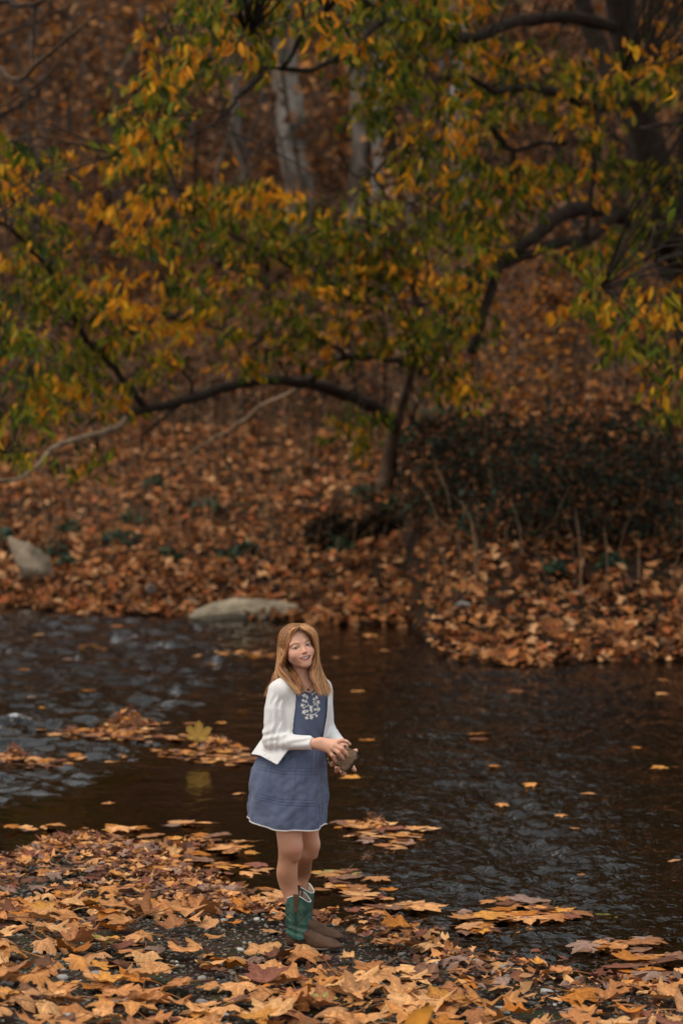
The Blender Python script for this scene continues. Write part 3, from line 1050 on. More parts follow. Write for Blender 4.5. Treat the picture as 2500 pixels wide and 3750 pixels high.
TA.branch([(1540, 1200, Yb - 1.5), (1420, 1140, Yb - 3), (1280, 1080, Yb - 6)], 0.06, 0.05, BARK_D)
TA.branch([(850, 1200, Yb - 6.6), (838, 1080, Yb - 6.6), (832, 1000, Yb - 6.6)], 0.014, 0.008, BARK_B)
TA.branch([(420, 980, Yb - 10), (380, 900, Yb - 10), (350, 830, Yb - 10)], 0.01, 0.006, BARK_B)

# --- the big dark tree at the right
b1 = hit(2620, 1650)
TB = Tree('overhanging_tree', 'large dark multi-stemmed tree overhanging the right side of the river', b1)
YB = b1[1]
TB.branch([(2640, 1750, YB), (2560, 1300, YB), (2470, 950, YB - .2), (2400, 640, YB - .6), (2330, 330, YB - 1), (2260, 0, YB - 1.4), (2200, -400, YB - 2)], 0.52, 0.28, (0.045, 0.034, 0.027), 12, 'trunk', n=40)
TB.branch([(2520, 1100, YB), (2440, 800, YB + .4), (2330, 500, YB + .6), (2200, 200, YB + .6), (2127, 0, YB + .5), (2050, -300, YB)], 0.34, 0.2, (0.05, 0.038, 0.03))
TB.branch([(2560, 1100, YB), (2480, 860, YB - .6), (2520, 500, YB - .8), (2560, 100, YB - 1), (2600, -300, YB - 1)], 0.3, 0.2, (0.04, 0.03, 0.024))
TB.branch([(2500, 980, YB - .1), (2400, 870, YB - .6), (2300, 800, YB - 1), (2200, 772, YB - 1.6), (2110, 765, YB - 2.1), (2020, 810, YB - 2.6), (1940, 880, YB - 3), (1850, 935, YB - 3.2), (1815, 1010, YB - 3.3), (1760, 1180, YB - 3.5), (1722, 1290, YB - 3.6)], 0.24, 0.09, (0.03, 0.022, 0.017), 10, n=48)
TB.branch([(2250, 780, YB - 2), (2143, 877, YB - 2.3), (2047, 887, YB - 2.6), (1968, 917, YB - 2.9), (1888, 952, YB - 3.1), (1800, 1000, YB - 3.3), (1700, 1050, YB - 3.8), (1560, 1090, YB - 4.5)], 0.13, 0.05, BARK_D, n=36)
TB.branch([(2240, 360, YB - 3), (2195, 390, YB - 3.4), (2180, 480, YB - 3.8), (2170, 600, YB - 4), (2165, 700, YB - 4), (2143, 877, YB - 4)], 0.06, 0.05, BARK_D)
TB.branch([(2340, 350, YB - 1), (2190, 395, YB - 3), (2095, 362, YB - 4), (2031, 335, YB - 4.6), (1928, 319, YB - 5.2), (1816, 333, YB - 5.8), (1728, 287, YB - 6.2), (1640, 280, YB - 6.6), (1500, 320, YB - 7)], 0.11, 0.03, BARK_D, n=36)
TB.branch([(2250, 100, YB - 2), (2050, 60, YB - 4), (1850, 90, YB - 5), (1750, 135, YB - 5.6), (1650, 130, YB - 6), (1560, 92, YB - 6.3), (1480, 90, YB - 6.6), (1410, 76, YB - 6.8), (1372, 90, YB - 7), (1330, 136, YB - 7.1), (1314, 190, YB - 7.2), (1250, 210, YB - 7.3), (1190, 235, YB - 7.4), (1132, 259, YB - 7.5), (1029, 251, YB - 7.6), (957, 247, YB - 7.7)], 0.12, 0.03, BARK_D, n=70)
TB.branch([(1410, 76, YB - 6.8), (1338, 0, YB - 6.9), (1260, -90, YB - 7)], 0.06, 0.05, BARK_D)
TB.branch([(1029, 253, YB - 7.6), (1069, 200, YB - 7.7), (1105, 100, YB - 7.8), (1116, 0, YB - 7.9), (1110, -100, YB - 8)], 0.04, 0.035, BARK_D)
TB.branch([(960, 247, YB - 7.7), (948, 285, YB - 7.8), (905, 325, YB - 7.9), (877, 353, YB - 8), (845, 399, YB - 8.1), (766, 462, YB - 8.3), (702, 494, YB - 8.5), (646, 545, YB - 8.7)], 0.055, 0.012, BARK_D, n=40)
TB.branch([(950, 280, YB - 7.8), (952, 160, YB - 7.8), (960, 60, YB - 7.8), (980, -60, YB - 7.8)], 0.03, 0.025, BARK_D)
TB.branch([(955, 248, YB - 7.8), (985, 160, YB - 7.8), (1010, 80, YB - 7.8)], 0.02, 0.012, BARK_D)
TB.branch([(850, 395, YB - 8.1), (760, 415, YB - 8.3), (650, 425, YB - 8.5), (580, 410, YB - 8.6)], 0.02, 0.008, BARK_D)
TB.branch([(2070, 525, YB - 3.6), (1968, 526, YB - 4.4), (1880, 552, YB - 5), (1830, 510, YB - 5.2), (1800, 462, YB - 5.4)], 0.05, 0.06, BARK_D)
TB.branch([(1880, 552, YB - 5), (1870, 640, YB - 5), (1900, 730, YB - 4.6)], 0.035, 0.02, BARK_D)
TB.branch([(2400, 640, YB - .8), (2500, 470, YB - 3), (2440, 455, YB - 5), (2340, 470, YB - 6)], 0.06, 0.02, BARK_D)
TB.branch([(2560, 300, YB - 2), (2450, 240, YB - 4), (2380, 230, YB - 6), (2280, 260, YB - 7)], 0.06, 0.015, BARK_D)
TB.branch([(2600, 900, YB - 3), (2500, 930, YB - 5), (2400, 960, YB - 6.5), (2250, 1050, YB - 7), (2150, 1090, YB - 7.4)], 0.06, 0.015, BARK_D)
TB.branch([(2600, 1100, YB - 3), (2500, 1150, YB - 5), (2400, 1230, YB - 6.5), (2300, 1260, YB - 7)], 0.05, 0.012, BARK_D)
TB.branch([(1650, 1050, YB - 4.2), (1560, 1110, YB - 4.8), (1480, 1100, YB - 5), (1400, 1120, YB - 5.4)], 0.035, 0.01, BARK_D)
TB.branch([(1460, 790, YB - 6), (1400, 700, YB - 6), (1380, 640, YB - 6), (1435, 560, YB - 6), (1445, 500, YB - 6)], 0.02, 0.03, BARK_D)
TB.branch([(1370, 640, YB - 6), (1300, 640, YB - 6.2), (1240, 560, YB - 6.4)], 0.018, 0.012, BARK_D)

# leaf clusters: cx, cy, rx, ry, orange share
REG = [(720, 40, 170, 60, .4), (1000, 70, 200, 90, .35), (640, 210, 130, 80, .7), (850, 210, 180, 110, .35), (580, 300, 110, 70, .6), (540, 410, 140, 90, .5), (470, 560, 120, 80, .35), (560, 520, 110, 80, .4),
       (1400, 60, 250, 90, .5), (1650, 50, 220, 110, .55), (1500, 210, 210, 110, .45), (1850, 190, 150, 100, .65), (1430, 370, 190, 110, .35), (1700, 420, 190, 140, .3), (1950, 280, 180, 100, .4), (2080, 380, 130, 100, .35),
       (2250, 300, 170, 110, .5), (2390, 230, 120, 120, .45), (2430, 60, 80, 70, .7), (1900, 650, 170, 90, .6), (2150, 560, 110, 90, .4), (1560, 600, 150, 130, .3), (700, 700, 220, 80, .55), (950, 730, 230, 80, .6),
       (400, 760, 70, 40, .95), (620, 850, 200, 100, .4), (1000, 880, 280, 120, .3), (1350, 850, 220, 120, .25), (1600, 840, 190, 110, .3), (1830, 800, 150, 80, .5), (110, 610, 130, 80, .5), (60, 560, 80, 60, .4), (60, 720, 90, 60, .4),
       (150, 890, 140, 100, .2), (80, 1050, 120, 120, .15), (250, 1060, 100, 110, .15), (440, 1050, 60, 80, .85), (500, 1160, 180, 60, .65), (680, 1195, 110, 35, .9), (380, 1260, 140, 80, .2), (210, 1350, 170, 100, .2),
       (300, 1440, 190, 110, .4), (170, 1500, 140, 60, .3), (330, 1690, 90, 45, .3), (570, 1330, 110, 60, .2), (760, 1050, 180, 110, .3), (900, 1290, 130, 90, .25), (1100, 1120, 200, 110, .2), (1130, 1290, 130, 70, .2),
       (1450, 1010, 240, 70, .6), (1650, 1040, 150, 55, .8), (1430, 1190, 220, 100, .15), (1650, 1170, 190, 90, .25), (1550, 1300, 170, 80, .15), (1700, 1420, 110, 110, .3), (1330, 1540, 80, 40, .3), (2150, 960, 120, 90, .3),
       (2350, 860, 140, 80, .3), (2200, 1100, 130, 70, .55), (2380, 1080, 110, 100, .7), (2300, 1240, 150, 80, .4), (2440, 1390, 70, 150, .3), (2420, 680, 100, 100, .3), (1750, 920, 180, 90, .35), (2050, 660, 120, 80, .45),
       (1250, 980, 200, 100, .25), (1750, 640, 120, 90, .35), (1820, 370, 120, 80, .3), (1230, 200, 60, 60, .3), (1250, 60, 100, 80, .4), (2300, 640, 100, 80, .4), (60, 1230, 90, 100, .3), (1280, 1600, 90, 60, .35), (60, 1640, 60, 60, .25)]
# the crowns go on above and beside the frame
REG += [(k, -170 - (k % 3) * 60, 220, 130, .35) for k in (700, 950, 1200, 1450, 1700, 2300, 2550, 2800)] + [(k, -480, 260, 160, .3) for k in (1000, 1330, 1660, 2350, 2650, 2950)] + [(2700, k, 150, 150, .35) for k in range(100, 1500, 260)] + [(-200, k, 150, 130, .3) for k in range(600, 1700, 250)]
OR = [(0.76, 0.31, 0.014), (0.68, 0.25, 0.012), (0.80, 0.41, 0.022), (0.52, 0.18, 0.012)]
GRN = [(0.085, 0.115, 0.010), (0.13, 0.15, 0.009), (0.20, 0.18, 0.009), (0.05, 0.075, 0.012), (0.29, 0.21, 0.010), (0.034, 0.056, 0.014)]
YEL = [(0.36, 0.25, 0.025), (0.30, 0.24, 0.03)]


def leaflet(s):
    v = np.array([(0, 0, 0), (0.17, 0.28, -0.03), (0.20, 0.52, -0.05), (0.09, 0.82, -0.12), (0, 1.0, -0.2), (-0.09, 0.82, -0.12), (-0.20, 0.52, -0.05), (-0.17, 0.28, -0.03), (0, 0.5, 0.06)])
    v[:, 2] += [0, .02, .0, -.05, -.1, -.02, .03, .05, 0][s % 9] * v[:, 1]
    v[:, 0] *= [.85, 1.05, .7, .95][s % 4]
    f = np.array([(8, k, (k + 1) % 8) for k in range(8)])
    return v, f


LFL = [leaflet(s) for s in range(4)]
rgb_ = np.random.default_rng(33)
for cx, cy, rx, ry, of in REG:
    if cy < -60 or cx > 2580 or cx < -60:
        continue
    for _ in range(3):
        tp_ = (cx + rgb_.uniform(-.8, .8) * rx, cy + rgb_.uniform(-.8, .6) * ry)
        P_ = np.array([q[0] for q in NODES])
        nx, ny = proj(P_)
        dd_ = np.hypot(nx - tp_[0], (ny - tp_[1]) * 1.0 + 40)
        dd_[dd_ < 60] += 400
        j = int(np.argmin(dd_ + rgb_.uniform(0, 190, len(dd_))))
        q0, tr_ = NODES[j]
        if dd_[j] > 400:
            continue
        q1 = P(tp_[0], tp_[1], float(np.clip(q0[1] + rgb_.normal(0, .8), 16.5, 30)))
        L_ = np.linalg.norm(q1 - q0)
        md = (q0 + q1) / 2 + np.array([0, 0, .16 * L_]) + rgb_.normal(0, .06 * L_, 3)
        sp_ = spline([q0, md, q1], 9)
        sp_ += rgb_.normal(0, .012, sp_.shape) * np.sin(np.linspace(0, math.pi, 9))[:, None]
        tube(tr_.twigs, sp_, np.linspace(.010 + .005 * min(L_, 2), .005, 9), 5, BARK_D, cap=False)
        for k_ in range(2, 9):
            NODES.append((sp_[k_], tr_))
node_p = np.array([q[0] for q in NODES])
node_t = [q[1] for q in NODES]
rg = np.random.default_rng(31)
single_leaves = []
buckets = {}
for cx, cy, rx, ry, of in REG:
    area = math.pi * rx * ry
    offscreen = cy < -60 or cx > 2580 or cx < -60
    n = int(area / (2800 if not offscreen else 3600)) + 3
    for _ in range(n):
        a, r = rg.uniform(0, 2 * math.pi), rg.uniform(0, 1) ** 0.55
        px, py = cx + rx * r * math.cos(a), cy + ry * r * math.sin(a)
        # depth: near the closest limb in the picture, scattered
        b = (1875 - py) / FPX
        nx, ny = proj(node_p)
        j = np.argsort((nx - px) ** 2 + (ny - py) ** 2)[:6]
        jj = j[int(rg.integers(0, 6))]
        Y = float(np.clip(node_p[jj][1] + rg.normal(0, 0.9), 16.5, 30))
        if offscreen:
            Y = rg.uniform(17, 30)
        if 1780 < px < 2150 and py < 900 and rg.uniform() < .35:
            continue
        if 1750 < px < 2170 and py < 480:
            if py < -40:
                continue
            Y = rg.uniform(25.5, 29)
        p = P(px, py, Y)
        # twig from the nearest limb node in space
        k = int(np.argmin(((node_p - (p + np.array([0, 0, 0.15]))) ** 2).sum(1)))
        t = node_t[k]
        q0 = node_p[k]
        L = np.linalg.norm(p - q0)
        if not offscreen or L < 2.5:
            mid = (q0 + p) / 2 + np.array([0, 0, 0.12 * L]) + rg.normal(0, 0.05 * L, 3)
            tube(t.twigs, spline([q0, mid, p], 6), np.linspace(0.005 + 0.004 * min(L, 2.5), 0.0035, 6), 3, BARK_D, cap=False)
        isor = rg.uniform() < sstep(0.15, 0.85, of * .8 + .35 * vnoise(px / 75, py / 60, 0, 3))
        pal = OR if isor else GRN
        m_ = int(rg.integers(8, 13))
        twd = rg.normal(0, 1, 3)
        twd[2] = -abs(twd[2]) * 0.4
        twd /= np.linalg.norm(twd)
        for q in range(m_):
            c = np.array(pal[int(rg.integers(0, len(pal)))] if rg.uniform() > 0.14 else YEL[int(rg.integers(0, 2))])
            if not isor and rg.uniform() < 0.07:
                c = np.array(OR[int(rg.integers(0, 4))])
            c = c * rg.uniform(0.7, 1.2)
            s = rg.uniform(0.10, 0.175)
            # direction: hanging, fanned out
            dr = np.array([rg.normal(0, 0.42) + twd[0] * .45, rg.normal(0, 0.42), -1.0 + rg.uniform(-0.1, 0.55)])
            dr /= np.linalg.norm(dr)
            sd_ = np.cross(dr, rg.normal(0, 1, 3))
            sd_ /= np.linalg.norm(sd_)
            up = np.cross(sd_, dr)
            o3 = p + twd * rg.uniform(-0.34, 0.30) + rg.normal(0, 0.03, 3)
            v, f = LFL[q % 4]
            vv = o3 + s * (v[:, :1] * sd_ + v[:, 1:2] * dr + v[:, 2:3] * up)
            if not offscreen and (isor or s > 0.13) and len(single_leaves) < 900:
                single_leaves.append((s / Y, t, o3, np.column_stack([sd_, dr, up]), s, c, q % 4, vv, f))
            else:
                buckets.setdefault(id(t), (t, []))[1].append((vv, f, c))
single_leaves.sort(key=lambda q: -q[0])
cnt = {}
LFM = []
for v, f in LFL:
    me = MB().add(v, f).mesh('leaf', tint_mat('canopy_leaf_single', 0.6, 0.12, 8, 0, 0, 0.15, obj_color=True, transl=0.35))
    LFM.append(me)
for s_, t, o3, M3, s, c, q, vv, f in single_leaves:
    if cnt.get(id(t), 0) < 280:
        cnt[id(t)] = cnt.get(id(t), 0) + 1
        o = bpy.data.objects.new('leaf', LFM[q])
        C.objects.link(o)
        o.parent = t.root
        m4 = Matrix([[*(M3[k] * s), o3[k] - t.root.location[k]] for k in range(3)] + [[0, 0, 0, 1]])
        o.matrix_local = m4
        o.color = (*c, 1)
    else:
        buckets.setdefault(id(t), (t, []))[1].append((vv, f, c))
for t, lst in buckets.values():
    vv = np.concatenate([q[0] for q in lst])
    ff = np.concatenate([q[1] + 9 * k for k, q in enumerate(lst)])
    cc = np.repeat(np.array([q[2] for q in lst]), 9, 0)
    t.crown.add(vv, ff, cc)
nh = 12000
xh = rg.uniform(0.3, 9, nh)
yh = rg.uniform(24, 44, nh)
zh = 2.6 + .185 * yh + rg.power(.8, nh) * 5 + .8
kh = (vnoise(xh * .7, yh * .5, zh * .5, 90) > -.25) & (xh / yh > .0)
kh &= ~(np.abs(xh - .079 * yh) < .75)
ph = np.column_stack([xh, yh, zh])[kh]
ch = pick(GRN + GRN + OR, len(ph), rg, .3)
scatter_mesh(TB.crown, ph, rg.uniform(.25, .5, len(ph)), ch, .8, FAR_SHAPES, 91)
TA.finish()
TB.finish()


# ------------------------------------------------------------------ hillside trees
def grow(mb, p, d, L, r, depth, rg_, col, tips, gnarl=0.25, droop=0.0):
    n = 4
    pts = [np.array(p, float)]
    dd = np.array(d, float)
    for k in range(n):
        dd = dd + rg_.normal(0, gnarl * 0.35, 3) + np.array([0, 0, 0.03 - droop])
        dd /= np.linalg.norm(dd)
        pts.append(pts[-1] + dd * L / n)
    pts = np.array(pts)
    r1 = r * (0.55 if depth > 0 else 0.3)
    tube(mb, pts, np.linspace(r, r1, n + 1), 5 if depth > 1 else 3, col, cap=False, rough=0.12, seed=int(abs(p[0]) * 10))
    if depth == 0:
        tips.append(pts[-1])
        tips.append(pts[2])
        return
    m_ = int(rg_.integers(3, 6))
    for k in range(m_):
        j = int(rg_.integers(2, n + 1))
        ang = rg_.uniform(0, 2 * math.pi)
        side = np.cross(dd, [math.cos(ang), math.sin(ang), 0.3])
        side /= np.linalg.norm(side) + 1e-9
        nd = dd * rg_.uniform(0.5, 1.0) + side * rg_.uniform(0.5, 1.0)
        grow(mb, pts[j], nd / np.linalg.norm(nd), L * rg_.uniform(0.45, 0.75), (r + (r1 - r) * j / n) * rg_.uniform(0.35, 0.6), depth - 1, rg_, col, tips, gnarl * 1.2, droop)


def hill_tree(name, px, py, w, col, label, seed, H=16, leaves=0, pal=None, top=None, cat='tree', group=None, depth=3, lsz=0.2, wig=0.07):
    """trunk seen crossing (px, py) near its foot and (top) higher up"""
    rg_ = np.random.default_rng(seed)
    base = hit(px, py)
    root = empty(name, base, label, cat, group)
    mb = MB()
    dirv = np.array([0, 0, 1.0])
    if top is not None:
        tp = P(top[0], top[1], base[1])
        dirv = tp - base
        dirv = dirv / np.linalg.norm(dirv)
    n = 16 if col[0] <= .2 else 60
    pts = [base - np.array([0, 0, 0.3])]
    dd = dirv.copy()
    for k in range(n):
        dd = dirv + rg_.normal(0, wig * (1 if n == 16 else 1.6), 3)
        dd /= np.linalg.norm(dd)
        pts.append(pts[-1] + dd * H / n)
    pts = np.array(pts)
    rad = np.linspace(w / 2, w * 0.12, n + 1)
    rad[0] *= 1.3
    c = np.array(col) * np.ones((n + 1, 1))
    tube(mb, pts, rad, 12, c, rough=0.15, seed=seed)
    if col[0] > .2:      # flaking two-tone sycamore bark
        v_ = mb.v[-1]
        mb.c[-1] = mb.c[-1] * (1 - .62 * sstep(.0, .25, vnoise(v_[:, 0] * 5, v_[:, 1] * 5, v_[:, 2] * 1.6, seed)))[:, None]
    mb.build('trunk', M_BARK, root)
    bm_, tips = MB(), []
    for k in range(10 if depth > 1 else 6):
        j = int(rg_.integers(n // 4, n))
        a = rg_.uniform(0, 2 * math.pi)
        nd = np.array([math.cos(a), math.sin(a), rg_.uniform(0.1, 0.9)])
        nd /= np.linalg.norm(nd)
        grow(bm_, pts[j], nd, H * rg_.uniform(0.14, 0.26), rad[j] * rg_.uniform(0.3, 0.5), depth - 1, rg_, col, tips)
    tag(bm_.build('branches', M_BARK, root), kind='stuff')
    if leaves and tips:
        tp = np.array(tips)
        q = tp[rg_.integers(0, len(tp), leaves)] + rg_.normal(0, 0.35, (leaves, 3))
        cm = MB()
        scatter_mesh(cm, q, rg_.uniform(0.6, 1.2, leaves) * lsz, pick(pal, leaves, rg_, 0.25), 1.0, FAR_SHAPES, seed)
        tag(cm.build('crown', M_FARLEAF, root), kind='stuff')
    return root


WHITE = (0.44, 0.41, 0.37)
RUSTP = [(0.38, 0.145, 0.025), (0.30, 0.10, 0.02), (0.44, 0.18, 0.035), (0.20, 0.08, 0.02)]
BRN = [(0.26, 0.125, 0.055), (0.33, 0.155, 0.065), (0.19, 0.095, 0.045), (0.42, 0.21, 0.09)]
hill_tree('sycamore_tree', 1100, 830, 0.66, (0.42, 0.38, 0.33), 'thick white barked sycamore standing on the hillside, top centre', 101, 19, 150, RUSTP, top=(1040, 60))
hill_tree('sycamore_tree', 1300, 900, 0.46, (0.24, 0.205, 0.17), 'grey white sycamore trunk right of the thick white one', 102, 18, 120, RUSTP, top=(1290, 300))
hill_tree('sycamore_tree', 1395, 880, 0.36, (0.30, 0.27, 0.24), 'slender pale sycamore trunk, third from the left of the white trunks', 103, 16, 100, RUSTP, top=(1380, 350))
hill_tree('sycamore_tree', 1690, 740, 0.5, (0.32, 0.27, 0.24), 'pale trunk half hidden behind the green foliage', 104, 16, 100, RUSTP, top=(1670, 400))
hill_tree('sycamore_tree', 900, 760, 0.30, (0.30, 0.26, 0.23), 'thin pale leaning trunk left of the thick white sycamore', 105, 12, 80, RUSTP, top=(870, 350))
hill_tree('leaning_tree', 50, 1420, 0.16, (0.30, 0.24, 0.19), 'pale leaning trunk at the left edge behind the green sprays', 106, 2.6, 0, None, top=(180, 1180), depth=1)
hill_tree('dark_tree', -30, 1500, 0.5, (0.03, 0.024, 0.02), 'dark trunk at the left edge of the far bank', 107, 12, 300, BRN, top=(-60, 1000))
k = 0
for px, py, w, pale in [(q0, q1, q2 * .62, q3) for q0, q1, q2, q3 in [(90, 900, .2, .10), (230, 1010, .16, .12), (340, 1060, .22, .08), (470, 960, .18, .12), (170, 700, .2, .14), (560, 1010, .2, .06), (640, 860, .2, .10), (740, 1090, .16, .12), (820, 980, .2, .09), (1000, 1050, .2, .07), (1180, 1030, .2, .08),
                        (1500, 1000, .26, .10), (1620, 1090, .2, .07), (1900, 1060, .24, .06), (2050, 1010, .3, .05), (2180, 1180, .3, .05), (1960, 1240, .2, .06), (300, 620, .22, .12), (30, 560, .24, .10), (430, 480, .2, .14), (720, 560, .22, .10), (1580, 520, .24, .08), (1850, 600, .24, .07),
                        (20, 1180, .2, .05), (130, 1230, .16, .08), (390, 1200, .14, .08), (1120, 1210, .12, .07), (620, 1220, .12, .08), (2330, 1150, .3, .04), (2060, 1300, .18, .05)]]:
    k += 1
    if 1840 < px < 2160:
        continue
    hill_tree('bare_tree', px, py, w, (pale, pale * 0.82, pale * 0.68), 'thin brown tree with sparse rusty leaves, ' + ('left of' if px < 950 else 'right of' if px > 1420 else 'among') + ' the sycamores' + (', low on the slope' if py > 1050 else ', high on the slope' if py < 750 else ''), 200 + k, (7 if 1800 < px < 2200 else R.uniform(9, 15)), 400, RUSTP if k % 3 == 0 else BRN, group='thin autumn trees on the hillside', depth=3, lsz=0.24,
              top=(px + R.uniform(-200, 200), py - 700), wig=.16)
# saplings with orange leaves low on the slope
SAPL = ['between the pale leaning trunk and the arch', 'under the left half of the arching limb', 'beside the pale leaning trunk', 'under the crest of the arch', 'under the arch towards the trunk', 'just left of the arching trunk', 'right of the arching tree', 'towards the right frame edge',
        'over the shaded thicket', 'low beside the shaded thicket', 'high up near the thick curving limb', 'above the crest of the arch', 'above the left half of the arch', 'lowest under the right foliage']
for k, (px, py, H, nl) in enumerate([(300, 1330, 3.2, 350), (450, 1380, 2.6, 260), (120, 1380, 3, 300), (640, 1420, 2.4, 200), (780, 1400, 2.2, 180), (1180, 1500, 1.6, 120), (1900, 1420, 2.4, 200), (2100, 1500, 2.6, 220), (2000, 1650, 1.8, 150), (1750, 1600, 1.8, 120),
                                     (1620, 950, 4, 260), (900, 1200, 4, 240), (350, 1100, 4, 300), (2250, 1420, 2, 200)]):
    hill_tree('sapling', px, py, 0.06, (0.09, 0.06, 0.045), 'small sapling with orange leaves on the slope, ' + SAPL[k], 300 + k, H, nl, RUSTP, group='autumn saplings behind the far bank', depth=2, lsz=0.13)
# the wood goes on beyond the frame, along the ridge and to both sides, and keeps the low sky out of the water
rgw = np.random.default_rng(77)
mbt, mbl = MB(), MB()
for k in range(130):
    x_ = rgw.uniform(-60, 60)
    y_ = rgw.uniform(48, 112) if abs(x_) > 12 else rgw.uniform(82, 112)
    if 3.6 < x_ * 80 / y_ < 9.2 or (-13 < x_ * 80 / y_ < -3 and rgw.uniform() < .6):
        continue
    z_ = zg1(x_, y_)
    Ht = rgw.uniform(13, 20)
    pts = np.array([[x_, y_, z_ - .3], [x_ + rgw.normal(0, .5), y_, z_ + Ht * .5], [x_ + rgw.normal(0, .8), y_, z_ + Ht]])
    tube(mbt, spline(pts, 6), [0.22, 0.15, 0.05], 6, (0.07, 0.055, 0.045), cap=False)
    nn = 150
    u = rgw.normal(0, 1, (nn, 3)) * np.array([2.0, 2.0, Ht * 0.26])
    scatter_mesh(mbl, u + np.array([x_, y_, z_ + Ht * 0.62]), rgw.uniform(0.7, 1.3, nn), pick(BRN + RUSTP, nn, rgw, 0.3), 1.0, FAR_SHAPES, k)
wd = empty('distant_wood', (0, 90, 20), 'brown autumn wood continuing over the top of the hill', 'woodland')
wd['kind'] = 'stuff'
tag(mbt.build('trunks', M_BARK, wd), kind='stuff')
tag(mbl.build('crowns', M_FARLEAF, wd), kind='stuff')

# ------------------------------------------------------------------ undergrowth on the bank
rg = np.random.default_rng(41)


def bush(px, py, w, h, dep, n, pal, label, seed, lsz=0.10, stems=14, group=None, name='bush', dens_in=0.35):
    rg_ = np.random.default_rng(seed)
    base = hit(px, py)
    root = empty(name, base, label, 'bush', group)
    st = MB()
    for k in range(stems):
        a = rg_.uniform(0, 2 * math.pi)
        r = rg_.uniform(0.2, 1)
        tip = base + np.array([math.cos(a) * r * w / 2, math.sin(a) * r * dep / 2, h * rg_.uniform(0.5, 1.1)])
        tube(st, spline([base + rg_.normal(0, 0.06, 3) * [1, 1, 0], (base * 0.6 + tip * 0.4) + [0, 0, 0.25 * h], tip], 7), np.linspace(0.012, 0.004, 7), 4, (0.05, 0.035, 0.025), cap=False)
    tag(st.build('stems', M_BARK, root), kind='stuff')
    u = rg_.normal(0, 1, (n, 3))
    u /= np.linalg.norm(u, axis=1)[:, None]
    u *= rg_.uniform(dens_in, 1, n)[:, None] ** 0.5
    u *= (1 + 0.3 * vnoise(u[:, 0] * 2 + seed, u[:, 1] * 2, u[:, 2] * 2, seed))[:, None]
    u[:, 2] = np.abs(u[:, 2])
    q = base + u * np.array([w / 2, dep / 2, h])
    cm = MB()
    scatter_mesh(cm, q, rg_.uniform(0.6, 1.3, n) * lsz, pick(pal, n, rg_, 0.3), 0.9, FAR_SHAPES, seed)
    tag(cm.build('leaves', M_LEAFLIT, root), kind='stuff')
    return root


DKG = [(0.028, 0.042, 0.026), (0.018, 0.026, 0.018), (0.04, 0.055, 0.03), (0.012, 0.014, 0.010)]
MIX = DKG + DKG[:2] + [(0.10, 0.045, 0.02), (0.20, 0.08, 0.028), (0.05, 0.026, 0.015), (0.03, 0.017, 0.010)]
GB = 'dark thickets on the shaded right bank'
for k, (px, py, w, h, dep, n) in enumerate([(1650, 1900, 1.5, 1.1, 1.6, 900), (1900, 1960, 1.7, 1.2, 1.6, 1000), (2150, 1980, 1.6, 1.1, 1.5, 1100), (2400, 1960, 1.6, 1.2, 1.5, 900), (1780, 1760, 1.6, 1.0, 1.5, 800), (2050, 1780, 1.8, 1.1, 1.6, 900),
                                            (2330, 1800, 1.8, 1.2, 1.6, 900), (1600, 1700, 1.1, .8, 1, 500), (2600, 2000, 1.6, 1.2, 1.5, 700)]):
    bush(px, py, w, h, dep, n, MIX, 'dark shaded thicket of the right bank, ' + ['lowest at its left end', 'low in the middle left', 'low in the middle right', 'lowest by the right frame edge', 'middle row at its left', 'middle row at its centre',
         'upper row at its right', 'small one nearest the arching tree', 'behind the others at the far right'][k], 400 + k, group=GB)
HOLLOW_SHADE = [(.012, .009, .006), (.022, .014, .009), (.02, .026, .018), (.035, .02, .01), (.10, .05, .022)]  # near black leaf colours paint the shade of a hollow in the bank
bush(1230, 1992, 1.15, 0.40, 0.8, 900, HOLLOW_SHADE, 'low bush with leaves painted dark as the shade of a hollow, middle of the far bank', 450, dens_in=.6)
bush(1390, 1975, .9, 0.45, 0.8, 700, HOLLOW_SHADE, 'bush with leaves painted dark as hollow shade, beside the foot of the arching tree', 451)
_used = {}


def _near_to(px, py):
    if px < 350:
        t = 'beside the upright boulder at left' if py > 1950 else 'above the upright boulder'
    elif px < 1000:
        t = 'on the slope above the flat boulder' if py > 1980 else 'high on the slope left of the arching tree'
    elif px < 1480:
        t = 'round the foot of the arching tree'
    else:
        t = 'at the top of the shaded thicket' if py < 1800 else 'below the shaded thicket'
    k = _used[t] = _used.get(t, 0) + 1
    return ['', 'second ', 'third ', 'fourth ', 'fifth ', 'sixth ', 'seventh ', 'eighth '][k - 1].join(['', 'one ']) * (k > 1) + t


GP = 'low green plants among the leaves of the far bank'
for k, (px, py, w) in enumerate([(440, 1990, .5), (210, 2040, .5), (250, 1960, .4), (620, 2060, .4), (900, 2040, .35), (760, 1870, .45), (20, 1990, .3), (1500, 1640, .6), (1560, 1560, .5), (1330, 1830, .4), (1700, 1950, .4), (560, 1790, .35), (470, 1930, .4), (1250, 2030, .4), (2020, 2110, .35), (2240, 2090, .35),
                                 (1450, 1880, .5), (1440, 1740, .5), (1640, 1540, .6), (1750, 1650, .5), (240, 2090, .3), (830, 2070, .3)]):
    NEARTO = _near_to(px, py)
    bush(px, py, w, 0.22, w * .8, 70, [(0.05, 0.085, 0.05), (0.035, 0.06, 0.045), (0.07, 0.10, 0.05)], 'low dark green leafy plant ' + NEARTO, 500 + k, lsz=0.12, stems=5, group=GP, name='green_plant')

